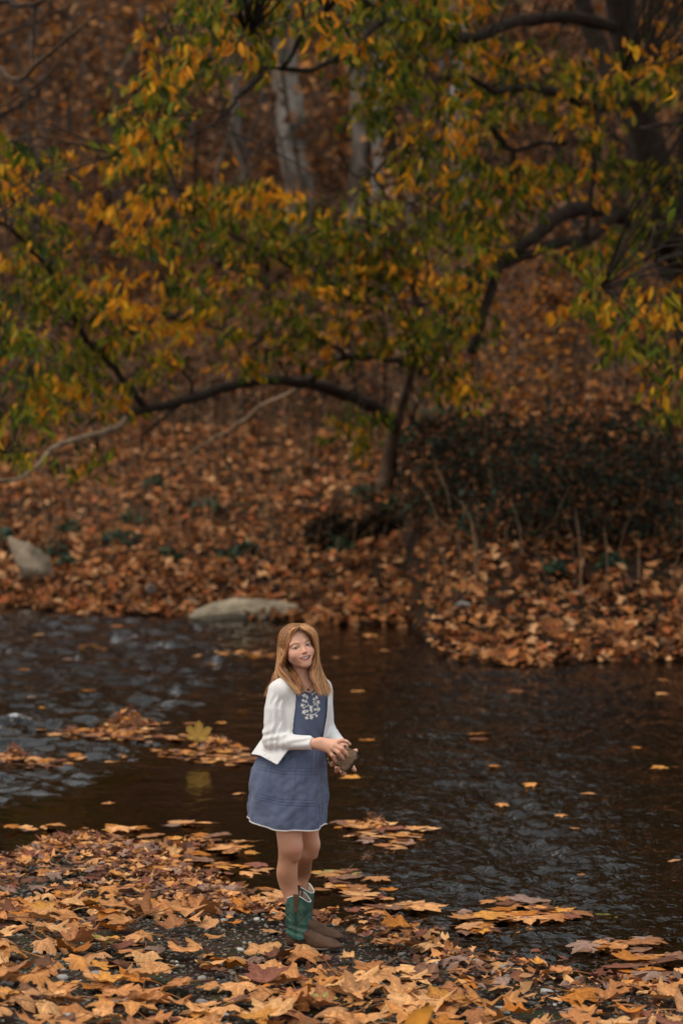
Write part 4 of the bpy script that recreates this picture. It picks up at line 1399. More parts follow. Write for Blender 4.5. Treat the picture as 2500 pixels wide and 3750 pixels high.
# brush of fine bare twigs all over the wooded slope
mb = MB()
rgx = np.random.default_rng(55)
nb_ = 2800
x = rgx.uniform(-13, 13, nb_)
y = y_far(x) + rgx.uniform(12, 52, nb_)
z = zg(x, y)
for k in range(nb_):
    h = rgx.uniform(0.8, 3.2)
    l = rgx.normal(0, .35, 2) * h
    c = np.array([(0.24, 0.135, 0.080), (0.16, 0.09, 0.055), (0.28, 0.175, 0.115), (0.09, 0.05, 0.032)][k % 4])
    m1 = np.array([x[k] + l[0] * .35, y[k] + l[1] * .3, z[k] + h * .55])
    r0 = rgx.uniform(.010, .022)
    tube(mb, spline([(x[k], y[k], z[k] - .05), m1, (x[k] + l[0], y[k] + l[1], z[k] + h)], 5), np.linspace(r0, .005, 5), 3, c, cap=False)
    for _ in range(3):
        e = m1 + rgx.normal(0, .4, 3) * h * [1, 1, .5] + [0, 0, .35 * h]
        tube(mb, spline([m1, (m1 + e) / 2 + rgx.normal(0, .06, 3), e], 4), np.linspace(r0 * .55, .004, 4), 3, c, cap=False)
o = mb.build('brush', M_BARK)
tag(o, 'tangle of fine bare twigs covering the wooded slope', 'brush', kind='stuff')

# dry stems and grasses
mb = MB()
n = 1500
x = rg.uniform(-7, 7, n)
y = y_far(x) + rg.uniform(2.5, 19, n)
z = zg(x, y)
for k in range(n):
    h = rg.uniform(0.25, 0.9)
    l = rg.normal(0, 0.35, 2) * h
    c = np.array([(0.26, 0.16, 0.09), (0.16, 0.10, 0.06), (0.35, 0.23, 0.13), (0.10, 0.07, 0.05)][k % 4])
    tube(mb, spline([(x[k], y[k], z[k] - .02), (x[k] + l[0] * .3, y[k] + l[1] * .3, z[k] + h * .6), (x[k] + l[0], y[k] + l[1], z[k] + h)], 5), np.linspace(0.008, 0.003, 5), 3, c, cap=False)
o = mb.build('dry_stems', M_BARK)
tag(o, 'dry grass stems and weeds standing along the far bank', 'dry weeds', kind='stuff')
# hanging thin twigs at the top left (upper left hillside tree close to the river)
TC = Tree('bare_twig_tree', 'bare dark twigs of a tree reaching in from the top left corner', hit(-500, 1650))
yc = 30
TC.branch([(-500, 1650, TC.root.location[1]), (-400, 900, yc), (-300, 300, yc - 1), (-150, -200, yc - 2)], .3, .12, BARK_D, part='trunk', node=False)
TC.branch([(-300, 300, yc - 1), (-60, 230, yc - 3), (60, 290, yc - 4), (150, 220, yc - 5), (260, 130, yc - 6), (350, 50, yc - 6)], .06, .015, BARK_B, node=False)
TC.branch([(-300, 100, yc - 1), (0, 10, yc - 4), (60, 20, yc - 5), (130, 15, yc - 6), (170, -10, yc - 6)], .05, .03, BARK_D, node=False)
TC.branch([(130, 10, yc - 6), (128, 80, yc - 6), (124, 160, yc - 6), (122, 235, yc - 6)], .03, .012, BARK_D, node=False)
TC.branch([(60, 290, yc - 4), (95, 340, yc - 4.4), (100, 420, yc - 4.6)], .03, .01, BARK_D, node=False)
TC.branch([(-40, 240, yc - 3), (30, 300, yc - 3.4), (100, 330, yc - 4), (220, 420, yc - 4)], .03, .01, BARK_B, node=False)
TC.branch([(-40, 420, yc - 3), (80, 350, yc - 3.4), (200, 250, yc - 4), (250, 120, yc - 4), (280, 30, yc - 4)], .03, .01, BARK_B, node=False)
TC.finish()
# the blurred orange leaf on a twig close to the camera, bottom edge
tw = P(1470, 3790, 6.6)
LT = empty('leaf_twig', (tw[0], tw[1], zg1(tw[0], tw[1])), 'blurred bright orange leaf close to the camera at the bottom edge', 'twig')
mb = MB()
tube(mb, spline([(tw[0] - .05, tw[1] - .05, zg1(tw[0], tw[1]) - .02), (tw[0] - .04, tw[1], tw[2] - .1), tuple(tw)], 6), np.linspace(0.004, 0.002, 6), 5, BARK_B)
mb.build('stem', M_BARK, LT)
mb = MB()
v, f = LFL[0]
dr = np.array([0.72, 0.1, 0.62]); sd_ = np.array([-.62, .3, .72]); sd_ /= np.linalg.norm(sd_); up = np.cross(sd_, dr)
mb.add(tw + 0.13 * (v[:, :1] * sd_ * 1.3 + v[:, 1:2] * dr + v[:, 2:3] * up), f, (0.62, 0.26, 0.04))
mb.build('leaf', M_LEAFLIT, LT)

# ------------------------------------------------------------------ distance-field modelling
def surface_nets(fn, lo, hi, h, block=8, grow=2.2):
    lo, hi = np.asarray(lo, float), np.asarray(hi, float)
    nb = np.ceil((hi - lo) / (h * block)).astype(int)
    n = nb * block + 1
    F = np.full(n, 1.0, np.float32)
    bi = np.stack(np.meshgrid(*[np.arange(k) for k in nb], indexing='ij'), -1).reshape(-1, 3)
    cen = lo + (bi + 0.5) * block * h
    d = fn(cen)
    lim = block * h * 0.87 * grow
    act = np.abs(d) < lim
    o = np.arange(block + 1)
    off = np.stack(np.meshgrid(o, o, o, indexing='ij'), -1).reshape(-1, 3)
    for (i, j, k) in bi[(~act) & (d < 0)]:
        F[i * block:(i + 1) * block + 1, j * block:(j + 1) * block + 1, k * block:(k + 1) * block + 1] = -1
    A = bi[act]
    for s in range(0, len(A), 400):
        a = A[s:s + 400]
        idx = (a[:, None] * block + off[None]).reshape(-1, 3)
        F[idx[:, 0], idx[:, 1], idx[:, 2]] = fn(lo + idx * h)
    S = F < 0
    c = S[:-1, :-1, :-1].astype(np.int8)
    tot = sum(S[a:S.shape[0] - 1 + a, b:S.shape[1] - 1 + b, e:S.shape[2] - 1 + e].astype(np.int8) for a in (0, 1) for b in (0, 1) for e in (0, 1))
    cells = np.argwhere((tot > 0) & (tot < 8))
    cid = np.full(tot.shape, -1, np.int64)
    cid[tuple(cells.T)] = np.arange(len(cells))
    acc = np.zeros((len(cells), 3))
    cnt_ = np.zeros(len(cells))
    cor = [(a, b, e) for a in (0, 1) for b in (0, 1) for e in (0, 1)]
    for a in cor:
        for ax in range(3):
            if a[ax]:
                continue
            b = list(a)
            b[ax] = 1
            fa = F[cells[:, 0] + a[0], cells[:, 1] + a[1], cells[:, 2] + a[2]]
            fb = F[cells[:, 0] + b[0], cells[:, 1] + b[1], cells[:, 2] + b[2]]
            m_ = (fa < 0) != (fb < 0)
            t = np.where(m_, fa / np.where(m_, fa - fb, 1), 0)
            p = cells + np.array(a)
            p = p.astype(float)
            p[:, ax] += t
            acc[m_] += p[m_]
            cnt_[m_] += 1
    V = lo + acc / cnt_[:, None] * h
    faces = []
    for ax in range(3):
        u, v = [(1, 2), (2, 0), (0, 1)][ax]
        s0 = [slice(None)] * 3
        s1 = [slice(None)] * 3
        s0[ax] = slice(0, -1)
        s1[ax] = slice(1, None)
        a_, b_ = S[tuple(s0)], S[tuple(s1)]
        e = np.argwhere(a_ != b_)
        ok = (e[:, u] > 0) & (e[:, v] > 0) & (e[:, u] < tot.shape[u]) & (e[:, v] < tot.shape[v])
        e = e[ok]
        sg = a_[tuple(e.T)]
        q = []
        for du, dv in ((-1, -1), (0, -1), (0, 0), (-1, 0)):
            c_ = e.copy()
            c_[:, u] += du
            c_[:, v] += dv
            q.append(cid[tuple(c_.T)])
        q = np.stack(q, 1)
        q[~sg] = q[~sg][:, ::-1]
        faces.append(q)
    Fq = np.concatenate(faces)
    Fq = Fq[(Fq >= 0).all(1)]
    return V, Fq


def smooth_mesh(V, Fq, it=2, lam=0.5):
    a = np.concatenate([Fq[:, [0, 1]], Fq[:, [1, 2]], Fq[:, [2, 3]], Fq[:, [3, 0]]])
    for _ in range(it):
        acc = np.zeros_like(V)
        c = np.zeros(len(V))
        for k in range(3):
            acc[:, k] = np.bincount(a[:, 0], V[a[:, 1], k], len(V)) + np.bincount(a[:, 1], V[a[:, 0], k], len(V))
        c = np.bincount(a[:, 0], minlength=len(V)) + np.bincount(a[:, 1], minlength=len(V))
        V = V + lam * (acc / c[:, None] - V)
    return V


def smin(a, b, k):
    if k <= 0:
        return np.minimum(a, b)
    h = np.maximum(k - np.abs(a - b), 0) / k
    return np.minimum(a, b) - h * h * k * 0.25


def smax(a, b, k):
    return -smin(-a, -b, k)


def cap(p, a, b, ra, rb):
    a, b = np.asarray(a, float), np.asarray(b, float)
    ab = b - a
    t = np.clip(((p - a) @ ab) / (ab @ ab + 1e-12), 0, 1)
    return np.linalg.norm(p - a - t[:, None] * ab, axis=1) - (ra + (rb - ra) * t)


def ell(p, c, r, M=None):
    q = p - np.asarray(c, float)
    if M is not None:
        q = q @ M
    r = np.asarray(r, float)
    k0 = np.linalg.norm(q / r, axis=1)
    k1 = np.linalg.norm(q / (r * r), axis=1) + 1e-9
    return k0 * (k0 - 1) / k1


def bounded(fn, lo, hi, mar=0.05):
    """evaluate fn only near its box"""
    lo, hi = np.asarray(lo) - mar, np.asarray(hi) + mar

    def g(p):
        out = np.linalg.norm(np.maximum(np.maximum(lo - p, p - hi), 0), axis=1) + mar
        m_ = ((p > lo) & (p < hi)).all(1)
        if m_.any():
            out[m_] = fn(p[m_])
        return out
    return g


# ------------------------------------------------------------------ the girl
_h = hit(1150, 3490)
YG = _h[1]
PXM = YG / FPX


def L(px, py, dy=0.0):
    return P(px, py, YG + dy)


def Z1(x, y, dy=0.0):
    return L(850 + x / 2.6133, 2200 + y / 2.6133, dy)


def Z3(x, y, dy=0.0):
    return L(1050 + x / 5.2267, 2600 + y / 5.2267, dy)


def Z4(x, y, dy=0.0):
    return L(900 + x / 3.4844, 3000 + y / 3.4844, dy)


def toZ1(p):
    a, b = proj(p)
    return (a - 850) * 2.6133, (b - 2200) * 2.6133


def rotm(yaw, pitch, roll):
    return np.array((Matrix.Rotation(math.radians(yaw), 3, 'Z') @ Matrix.Rotation(math.radians(pitch), 3, 'X') @ Matrix.Rotation(math.radians(roll), 3, 'Y')))


PERSON = empty('person', _h, 'smiling girl in blue dress and white cardigan holding a flat stone by the river', 'girl')
MH = rotm(17, -7, -12)
HS = 0.94
HC = Z1(671, 436, -0.095) + MH @ np.array([0, 0.078 * HS, 0])


ZC = 0.915      # the face below the eyes is shorter than the skull above


def squash(q):
    q = np.array(q, float)
    q[..., 2] = np.where(q[..., 2] < 0, q[..., 2] * ZC, q[..., 2])
    return q


def unsquash(q):
    q = np.array(q, float)
    q[..., 2] = np.where(q[..., 2] < 0, q[..., 2] / ZC, q[..., 2])
    return q


def h2w(q):
    return HC + (squash(q) * HS) @ MH.T


MOUTH = np.array([(x, -0.0865 + 0.017 * (abs(x) / .028) ** 2, -0.0615 + 0.0095 * (abs(x) / .027) ** 1.8) for x in np.linspace(-.0275, .0275, 9)])


def head_local(p, ears=True):
    d = ell(p, (0, .018, .032), (.070, .088, .072))
    d = smin(d, ell(p, (0, -.028, .034), (.0565, .052, .052)), .03)
    d = smin(d, ell(p, (0, -.021, -.030), (.0535, .061, .070)), .03)
    for s in (-1, 1):
        d = smin(d, cap(p, (s * .037, -.005, -.050), (s * .008, -.060, -.084), .016, .017), .026)
        d = smin(d, ell(p, (s * .031, -.055, -.033), (.024, .026, .023)), .026)
    d = smin(d, ell(p, (0, -.071, -.089), (.015, .015, .014)), .016)
    d = smin(d, ell(p, (0, -.068, -.058), (.030, .019, .021)), .018)
    # brow, sockets
    for s in (-1, 1):
        d = smin(d, cap(p, (s * .016, -.076, .017), (s * .046, -.064, .018), .007, .006), .014)
        d = smax(d, -ell(p, (s * .0295, -.094, .001), (.015, .012, .0095)), .012)
    # nose
    d = smin(d, cap(p, (0, -.0765, .002), (0, -.0945, -.027), .0046, .0068), .011)
    d = smin(d, ell(p, (0, -.0965, -.0280), (.0072, .0075, .0070)), .005)
    for s in (-1, 1):
        d = smin(d, ell(p, (s * .0090, -.0890, -.0312), (.0054, .0072, .0052)), .004)
        d = smax(d, -ell(p, (s * .0050, -.0955, -.0375), (.0032, .004, .0030)), .002)
    # lids round the eyeball, then the almond opening
    for s in (-1, 1):
        d = smin(d, ell(p, (s * .0292, -.0690, .0), (.0150, .0140, .0125)), .004)
        d = smax(d, -ell(p, (s * .0292, -.0860, -.0008 ), (.0138, .0120, .0046)), .001)
    # lips and the open smile
    M = MOUTH
    for k in range(8):
        a, b = M[k], M[k + 1]
        f0, f1 = 1 - (abs(a[0]) / .033) ** 2, 1 - (abs(b[0]) / .033) ** 2
        d = smin(d, cap(p, a + [0, 0, .0068 * f0 + .001], b + [0, 0, .0068 * f1 + .001], .0012 + .0018 * f0, .0012 + .0018 * f1), .003)
        d = smin(d, cap(p, a + [0, .001, -.0092 * f0 - .001], b + [0, .001, -.0092 * f1 - .001], .0014 + .0028 * f0, .0014 + .0028 * f1), .004)
    cut = np.full(len(p), 1.0)
    for k in range(8):
        a, b = M[k], M[k + 1]
        f0, f1 = 1 - (abs(a[0]) / .033) ** 2, 1 - (abs(b[0]) / .033) ** 2
        for yy in (-.004, .003, .008):
            cut = np.minimum(cut, cap(p, a + [0, yy, -.0002], b + [0, yy, -.0002], .0010 + .0056 * f0, .0010 + .0056 * f1))
    d = smax(d, -cut, .0012)
    for s in (-1, 1) if ears else ():
        d = smin(d, ell(p, (s * .0715, .004, -.014), (.0075, .017, .027)), .006)
    return d


def head_f(p):
    q = unsquash(((p - HC) @ MH) / HS)
    return head_local(q) * HS


MT = rotm(32, 0, 0)
SH_N, SH_F = Z1(428, 858, -.07), Z1(872, 845, .065)
MU_N = Z1(412, 1040, -.078)
EL_N, EL_F = Z1(393, 1335, -.085), Z1(888, 1235, .10)
WR_N, WR_F = Z1(800, 1366, -.175), Z3(1050, 700, -.045)
NECK_B = Z1(712, 800, .005)
CH_C, AB_C, HP_C = Z1(690, 985, 0), Z1(655, 1210, 0), Z1(560, 1600, 0)


def torso_f(p):
    d = ell(p, CH_C, (.112, .080, .125), MT)
    d = smin(d, ell(p, AB_C, (.100, .078, .14), MT), .06)
    d = smin(d, ell(p, HP_C, (.110, .092, .13), MT), .08)
    d = smin(d, cap(p, SH_N + [.03, 0, 0], SH_F - [.03, 0, 0], .034, .034), .04)
    d = smin(d, cap(p, NECK_B - [0, 0, .012], SH_N + [0.02, 0, .008], .034, .020), .03)
    d = smin(d, cap(p, NECK_B - [0, 0, .012], SH_F + [-.012, 0, .008], .034, .020), .03)
    return d


def neck_f(p):
    return cap(p, h2w((0, .022, -.055)), NECK_B + [0, 0.01, -.02], .0365, .040)


NH = dict(w1=Z3(500, 600, -.170), w2=Z3(500, 672, -.170), w3=Z3(640, 600, -.176), w4=Z3(650, 680, -.176))
FN = [[(955, 615, -.187), (1062, 582, -.203), (1142, 606, -.198), (1203, 655, -.187)],
      [(905, 672, -.196), (1055, 742, -.207), (1120, 815, -.198), (1155, 866, -.182)],
      [(862, 722, -.196), (985, 812, -.207), (1047, 884, -.197), (1080, 932, -.182)],
      [(812, 772, -.190), (868, 868, -.199), (905, 930, -.190), (935, 980, -.178)]]
FR = [[.0100, .0088, .0078, .0066], [.0102, .0092, .0083, .0068], [.0098, .0088, .0079, .0066], [.0090, .0078, .0070, .0060]]
THN = [(640, 690, -.155), (760, 760, -.138), (850, 850, -.138), (905, 890, -.145)]
FF = [[(1010, 930, -.085), (930, 1010, -.085), (862, 1050, -.105), (868, 1010, -.135)],
      [(1060, 1000, -.080), (990, 1110, -.080), (948, 1165, -.105), (942, 1098, -.150)],
      [(1110, 1040, -.078), (1110, 1180, -.078), (1082, 1238, -.105), (1035, 1172, -.152)],
      [(1170, 1010, -.075), (1260, 1090, -.075), (1296, 1150, -.095), (1262, 1130, -.125)]]
THF = [(1130, 830, -.065), (1220, 830, -.075), (1285, 800, -.088), (1322, 778, -.110)]


def fingers(p, chains, radii, d, k0=.012):
    for ch, rr in zip(chains, radii):
        q = [Z3(*c) for c in ch]
        f = np.full(len(p), 1.0)
        for k in range(3):
            f = smin(f, cap(p, q[k], q[k + 1], rr[k], rr[k + 1]), .003)
        d = smin(d, f, k0 * .45)
    return d


def arm_n(p):
    d = cap(p, SH_N, EL_N, .036, .031)
    d = smin(d, cap(p, EL_N, Z3(440, 640, -.165), .026, .0175), .01)
    d = smin(d, cap(p, Z3(440, 620, -.165), NH['w3'], .0160, .0155), .01)
    d = smin(d, cap(p, Z3(440, 660, -.165), NH['w4'], .0165, .0150), .01)
    kn = [Z3(*c[0]) for c in FN]
    rr = [.0118, .0118, .0115, .0105]
    for k in range(4):
        w_ = NH['w3'] * (1 - k / 3) + NH['w4'] * (k / 3)
        d = smin(d, cap(p, w_ + [0, .004, 0], kn[k], .0145, rr[k]), .012)
    d = smin(d, cap(p, Z3(640, 700, -.165), Z3(790, 770, -.175), .016, .010), .014)
    d = fingers(p, FN, FR, d)
    d = fingers(p, [THN], [[.013, .011, .009, .0075]], d)
    return d


def arm_f(p):
    d = cap(p, SH_F, EL_F, .034, .030)
    d = smin(d, cap(p, EL_F, WR_F, .030, .021), .02)
    kn = [Z3(*c[0]) for c in FF]
    for k in range(4):
        d = smin(d, cap(p, WR_F, kn[k], .019, .012), .014)
    d = fingers(p, FF, [[.0105, .009, .0082, .0072]] * 4, d)
    d = smin(d, cap(p, WR_F, Z3(*THF[0]), .018, .013), .012)
    d = fingers(p, [THF], [[.0130, .0115, .0102, .0088]], d)
    return d


BOOT_N = (hit(1046, 3476), hit(1252, 3490))
BOOT_F = (hit(1070, 3441), hit(1256, 3452))
DN = BOOT_N[0][1] * .75 + BOOT_N[1][1] * .25 - YG
DF = BOOT_F[0][1] * .75 + BOOT_F[1][1] * .25 - YG
LEGN = [(545, -150, -.03, .066), (552, 60, -.045, .060), (552, 160, -.045, .0560), (560, 370, -.035, .0500), (540, 520, -.01, .0435), (525, 690, DN - .02, .0455), (543, 850, DN, .0395), (580, 1000, DN, .0325), (640, 1380, DN, .025)]
LEGF = [(690, -150, .05, .066), (780, 60, .07, .054), (785, 160, .08, .0490), (803, 350, .10, .0425), (747, 520, .12, .0365), (716, 700, DF - .02, .0400), (707, 850, DF, .0335), (725, 1000, DF, .029), (745, 1250, DF, .026)]


def leg_f(spec, kc):
    SP = spline(np.array([[*Z4(*a[:3]), a[3]] for a in spec]), 90)

    def g(p):
        z_ = np.clip(p[:, 2], SP[-1, 2], SP[0, 2])
        ax_, ay_, ar_ = [np.interp(z_, SP[::-1, 2], SP[::-1, k]) for k in (0, 1, 3)]
        d = np.sqrt((p[:, 0] - ax_) ** 2 + (p[:, 1] - ay_) ** 2 + (p[:, 2] - z_) ** 2) - ar_
        d = smin(d, ell(p, Z4(*kc[:3]), (kc[3], kc[3], kc[3] * 1.25)), .03)
        d = smin(d, ell(p, Z4(kc[0] + 5, kc[1] + 120, kc[2] + .01), (kc[3] * .55, kc[3] * .5, kc[3] * .6)), .025)
        return d
    return g


leg_n, leg_r = leg_f(LEGN, (632, 365, -.055, .027)), leg_f(LEGF, (868, 345, .08, .022))


def bb(pts, r):
    q = np.array(pts)
    return q.min(0) - r, q.max(0) + r


_hb = bounded(head_f, *bb([HC], .125))
_an = bounded(arm_n, *bb([SH_N, EL_N, WR_N] + [Z3(*c) for ch in FN + [THN] for c in ch], .04))
_af = bounded(arm_f, *bb([SH_F, EL_F, WR_F] + [Z3(*c) for ch in FF + [THF] for c in ch], .04))
_ln = bounded(leg_n, *bb([Z4(*a[:3]) for a in LEGN], .07))
_lf = bounded(leg_r, *bb([Z4(*a[:3]) for a in LEGF], .07))


def body_f(p):
    d = smin(_hb(p), neck_f(p), .022)
    d = smin(d, torso_f(p), .035)
    d = smin(d, _an(p), .02)
    d = smin(d, _af(p), .02)
    # the legs stay apart from one another: blended with the hips only
    d = np.minimum(smin(d, _ln(p), .02), smin(d, _lf(p), .02))
    return d


lo_, hi_ = _h + np.array([-.28, -.30, -.0]), _h + np.array([.30, .30, 1.47])
V, Fq = surface_nets(body_f, lo_, hi_, 0.0026)
V = smooth_mesh(V, Fq, 1, 0.4)
_lo = V[:, 2] < _h[2] + .62
Vs = smooth_mesh(V, Fq, 5, 0.6)
V[_lo] = Vs[_lo]


def near_curve(q, C_, r):
    d = np.full(len(q), 9.0)
    for k in range(len(C_) - 1):
        d = np.minimum(d, cap(q, C_[k], C_[k + 1], 0, 0))
    return d


SKIN = np.array([0.68, 0.375, 0.255])
col = np.tile(SKIN, (len(V), 1))
q = unsquash(((V - HC) @ MH) / HS)
hd = np.linalg.norm(q, axis=1) < .14


def blend(mask, c, w):
    col[mask] = col[mask] * (1 - w[:, None]) + np.array(c) * w[:, None]


Q = q[hd]
w_ = np.zeros(len(Q))
for s in (-1, 1):
    w_ = np.maximum(w_, np.exp(-((np.linalg.norm(Q - [s * .040, -.07, -.030], axis=1) / .022) ** 2)))
blend(hd, (0.68, 0.27, 0.19), w_ * 0.45)
w_ = np.exp(-((np.linalg.norm(Q - [0, -.10, -.030], axis=1) / .012) ** 2))
blend(hd, (0.68, 0.28, 0.20), w_ * 0.4)
# lips
dist = near_curve(Q, MOUTH, 0)
f_ = np.clip(1 - (np.abs(Q[:, 0]) / .033) ** 2, 0, 1)
lipw = sstep(0, .0015, (.0034 + .0102 * f_) - dist) * (Q[:, 1] < -.055)
blend(hd, (0.42, 0.125, 0.105), lipw * 0.9)
inm = (dist < .0045 * f_ + .0006) & (Q[:, 1] > -.0865 + .017 * (np.abs(Q[:, 0]) / .028) ** 2 + .001) & (Q[:, 1] < -.05)
blend(hd, (0.10, 0.025, 0.02), inm * 1.0)
# eyebrows, lash lines and lid shading pigments
for s in (-1, 1):
    brow = [(s * .0155, -.08, .0165), (s * .028, -.08, .0205), (s * .040, -.074, .0195), (s * .049, -.066, .0145)]
    dd = near_curve(Q * [1, 0.3, 1], [np.array(b) * [1, 0.3, 1] for b in brow], 0)
    blend(hd, (0.20, 0.115, 0.065), sstep(.0040, .0010, dd) * (Q[:, 1] < -.03) * 0.9)
    e = np.sqrt(((Q[:, 0] - s * .0292) / .0135) ** 2 + ((Q[:, 2] + .0008) / .0052) ** 2)
    up_ = Q[:, 2] > -.0015
    blend(hd, (0.09, 0.05, 0.035), sstep(.32, .08, np.abs(e - 1.02)) * (Q[:, 1] < -.055) * np.where(up_, 1.0, 0.35))
_lw = sstep(_h[2] + .52, _h[2] + .42, V[:, 2])[:, None]
col = col * (1 - _lw) + np.array([.50, .255, .155]) * (1 + .10 * vnoise(V[:, 0] * 30, V[:, 1] * 30, V[:, 2] * 22, 5))[:, None] * _lw
# nails
nails = []
for ch, rr in zip(FN, FR):
    tip = Z3(*ch[3])
    ax = tip - Z3(*ch[2])
    ax /= np.linalg.norm(ax)
    nails.append((tip + ax * .001 + np.array([0.002, -rr[3] * 0.8, .002]), rr[3]))
for c, r in nails:
    w_ = sstep(1.0, .7, np.linalg.norm(V - c, axis=1) / (r * .85))
    col = col * (1 - w_[:, None] * .5) + np.array([.62, .36, .30]) * w_[:, None] * .5
# fair colour mottling, redder knuckles and knees
for c, r, wgt in [(Z3(*c_[1]), .012, .35) for c_ in FN] + [(Z4(640, 385, -.11), .04, .3), (Z4(880, 380, .0), .03, .3)]:
    w_ = np.exp(-(np.linalg.norm(V - c, axis=1) / r) ** 2) * wgt
    col = col * (1 - w_[:, None]) + np.array([.55, .20, .13]) * w_[:, None]
m, nt, b = mat('skin')
at = N(nt, 'ShaderNodeAttribute', attribute_name='tint')
lk(nt, at.outputs['Color'], b.inputs['Base Color'])
b.inputs['Roughness'].default_value = 0.5
b.inputs['Specular IOR Level'].default_value = 0.35
b.inputs['Subsurface Weight'].default_value = 0.25
b.inputs['Subsurface Radius'].default_value = (0.012, 0.005, 0.003)
b.inputs['Subsurface Scale'].default_value = 0.6
bump_noise(nt, b, 260, 0.12, 0.0008)
M_SKIN = m
# the part of the body that the clothes cover is a white slip
M_SLIP = tint_mat('slip', .9, 0, 5, 0, 0, .2)
fc = V[Fq].mean(1)
_bx, _by = toZ1(fc)
sk = (_by < 880 - 0 * _bx) & (np.linalg.norm(fc - SH_N, axis=1) > .075) & (np.linalg.norm(fc - SH_F, axis=1) > .075)
_armn = (_bx > 700) & (_by > 1300) & (_by < 1720) & (fc[:, 1] < YG - .05)
_armf = np.linalg.norm(fc - WR_F, axis=1) < .13
_skin = sk | (_by > 2120) | _armn | (_armf & (_bx > 915))
mb = MB()
mb.add(V, [Fq[_skin]], col, 0)
mb.f.append(Fq[~_skin])
mb.m.append(1)
mb.build('body', [M_SKIN, M_SLIP], PERSON)

# eyes: ball with iris and pupil, turned to the camera
M_EYE = tint_mat('eye_ball', 0.08, 0.0, 5, 0, 0, 0.6)
for s in (-1, 1):
    c = h2w((s * .0292, -.0690, 0))
    gz = np.array([0, 0, CAM_H]) - c
    gz = gz / np.linalg.norm(gz) * .8 + (MH @ np.array([0, -1, 0])) * .2
    gz /= np.linalg.norm(gz)
    sd_ = np.cross(gz, [0, 0, 1.0])
    sd_ /= np.linalg.norm(sd_)
    up = np.cross(sd_, gz)
    r = .0122 * HS
    th = np.concatenate([np.linspace(0, 0.62, 22), np.linspace(0.7, math.pi, 14)])
    ph = np.linspace(0, 2 * math.pi, 28, endpoint=False)
    T, PH = np.meshgrid(th, ph, indexing='ij')
    rr = r * (1 + 0.05 * np.exp(-(T / 0.3) ** 2))
    X = c + rr[..., None] * (np.cos(T)[..., None] * gz + np.sin(T)[..., None] * (np.cos(PH)[..., None] * sd_ + np.sin(PH)[..., None] * up))
    cc = np.where(T[..., None] < .20, np.array([.008, .008, .008]), np.where(T[..., None] < .50, np.array([.055, .07, .08]), np.array([.42, .37, .34])))
    cc = np.where((T[..., None] > .44) & (T[..., None] < .53), np.array([.03, .035, .04]), cc)
    mb = MB()
    grid(mb, X[..., 0], X[..., 1], X[..., 2], cc.reshape(-1, 3), wrap=True)
    mb.build('eye', M_EYE, PERSON)
# teeth: an upper row of rounded teeth
mb = MB()
for k in range(-5, 6):
    x = k * .0047
    y = -.0830 + .017 * (abs(x) / .028) ** 2
    zc = -.0588 + .0108 * (abs(x) / .027) ** 1.8
    v, f = ICO2
    v = np.sign(v) * np.abs(v) ** 0.6
    mb.add(h2w(v * np.array([.00235, .0022, .0046 if abs(k) < 2 else .0040]) + np.array([x, y, zc])), f, (.85, .82, .74))
M_TEETH = tint_mat('teeth', 0.25, 0, 5, 0, 0, 0.5)
mb.build('teeth', M_TEETH, PERSON)

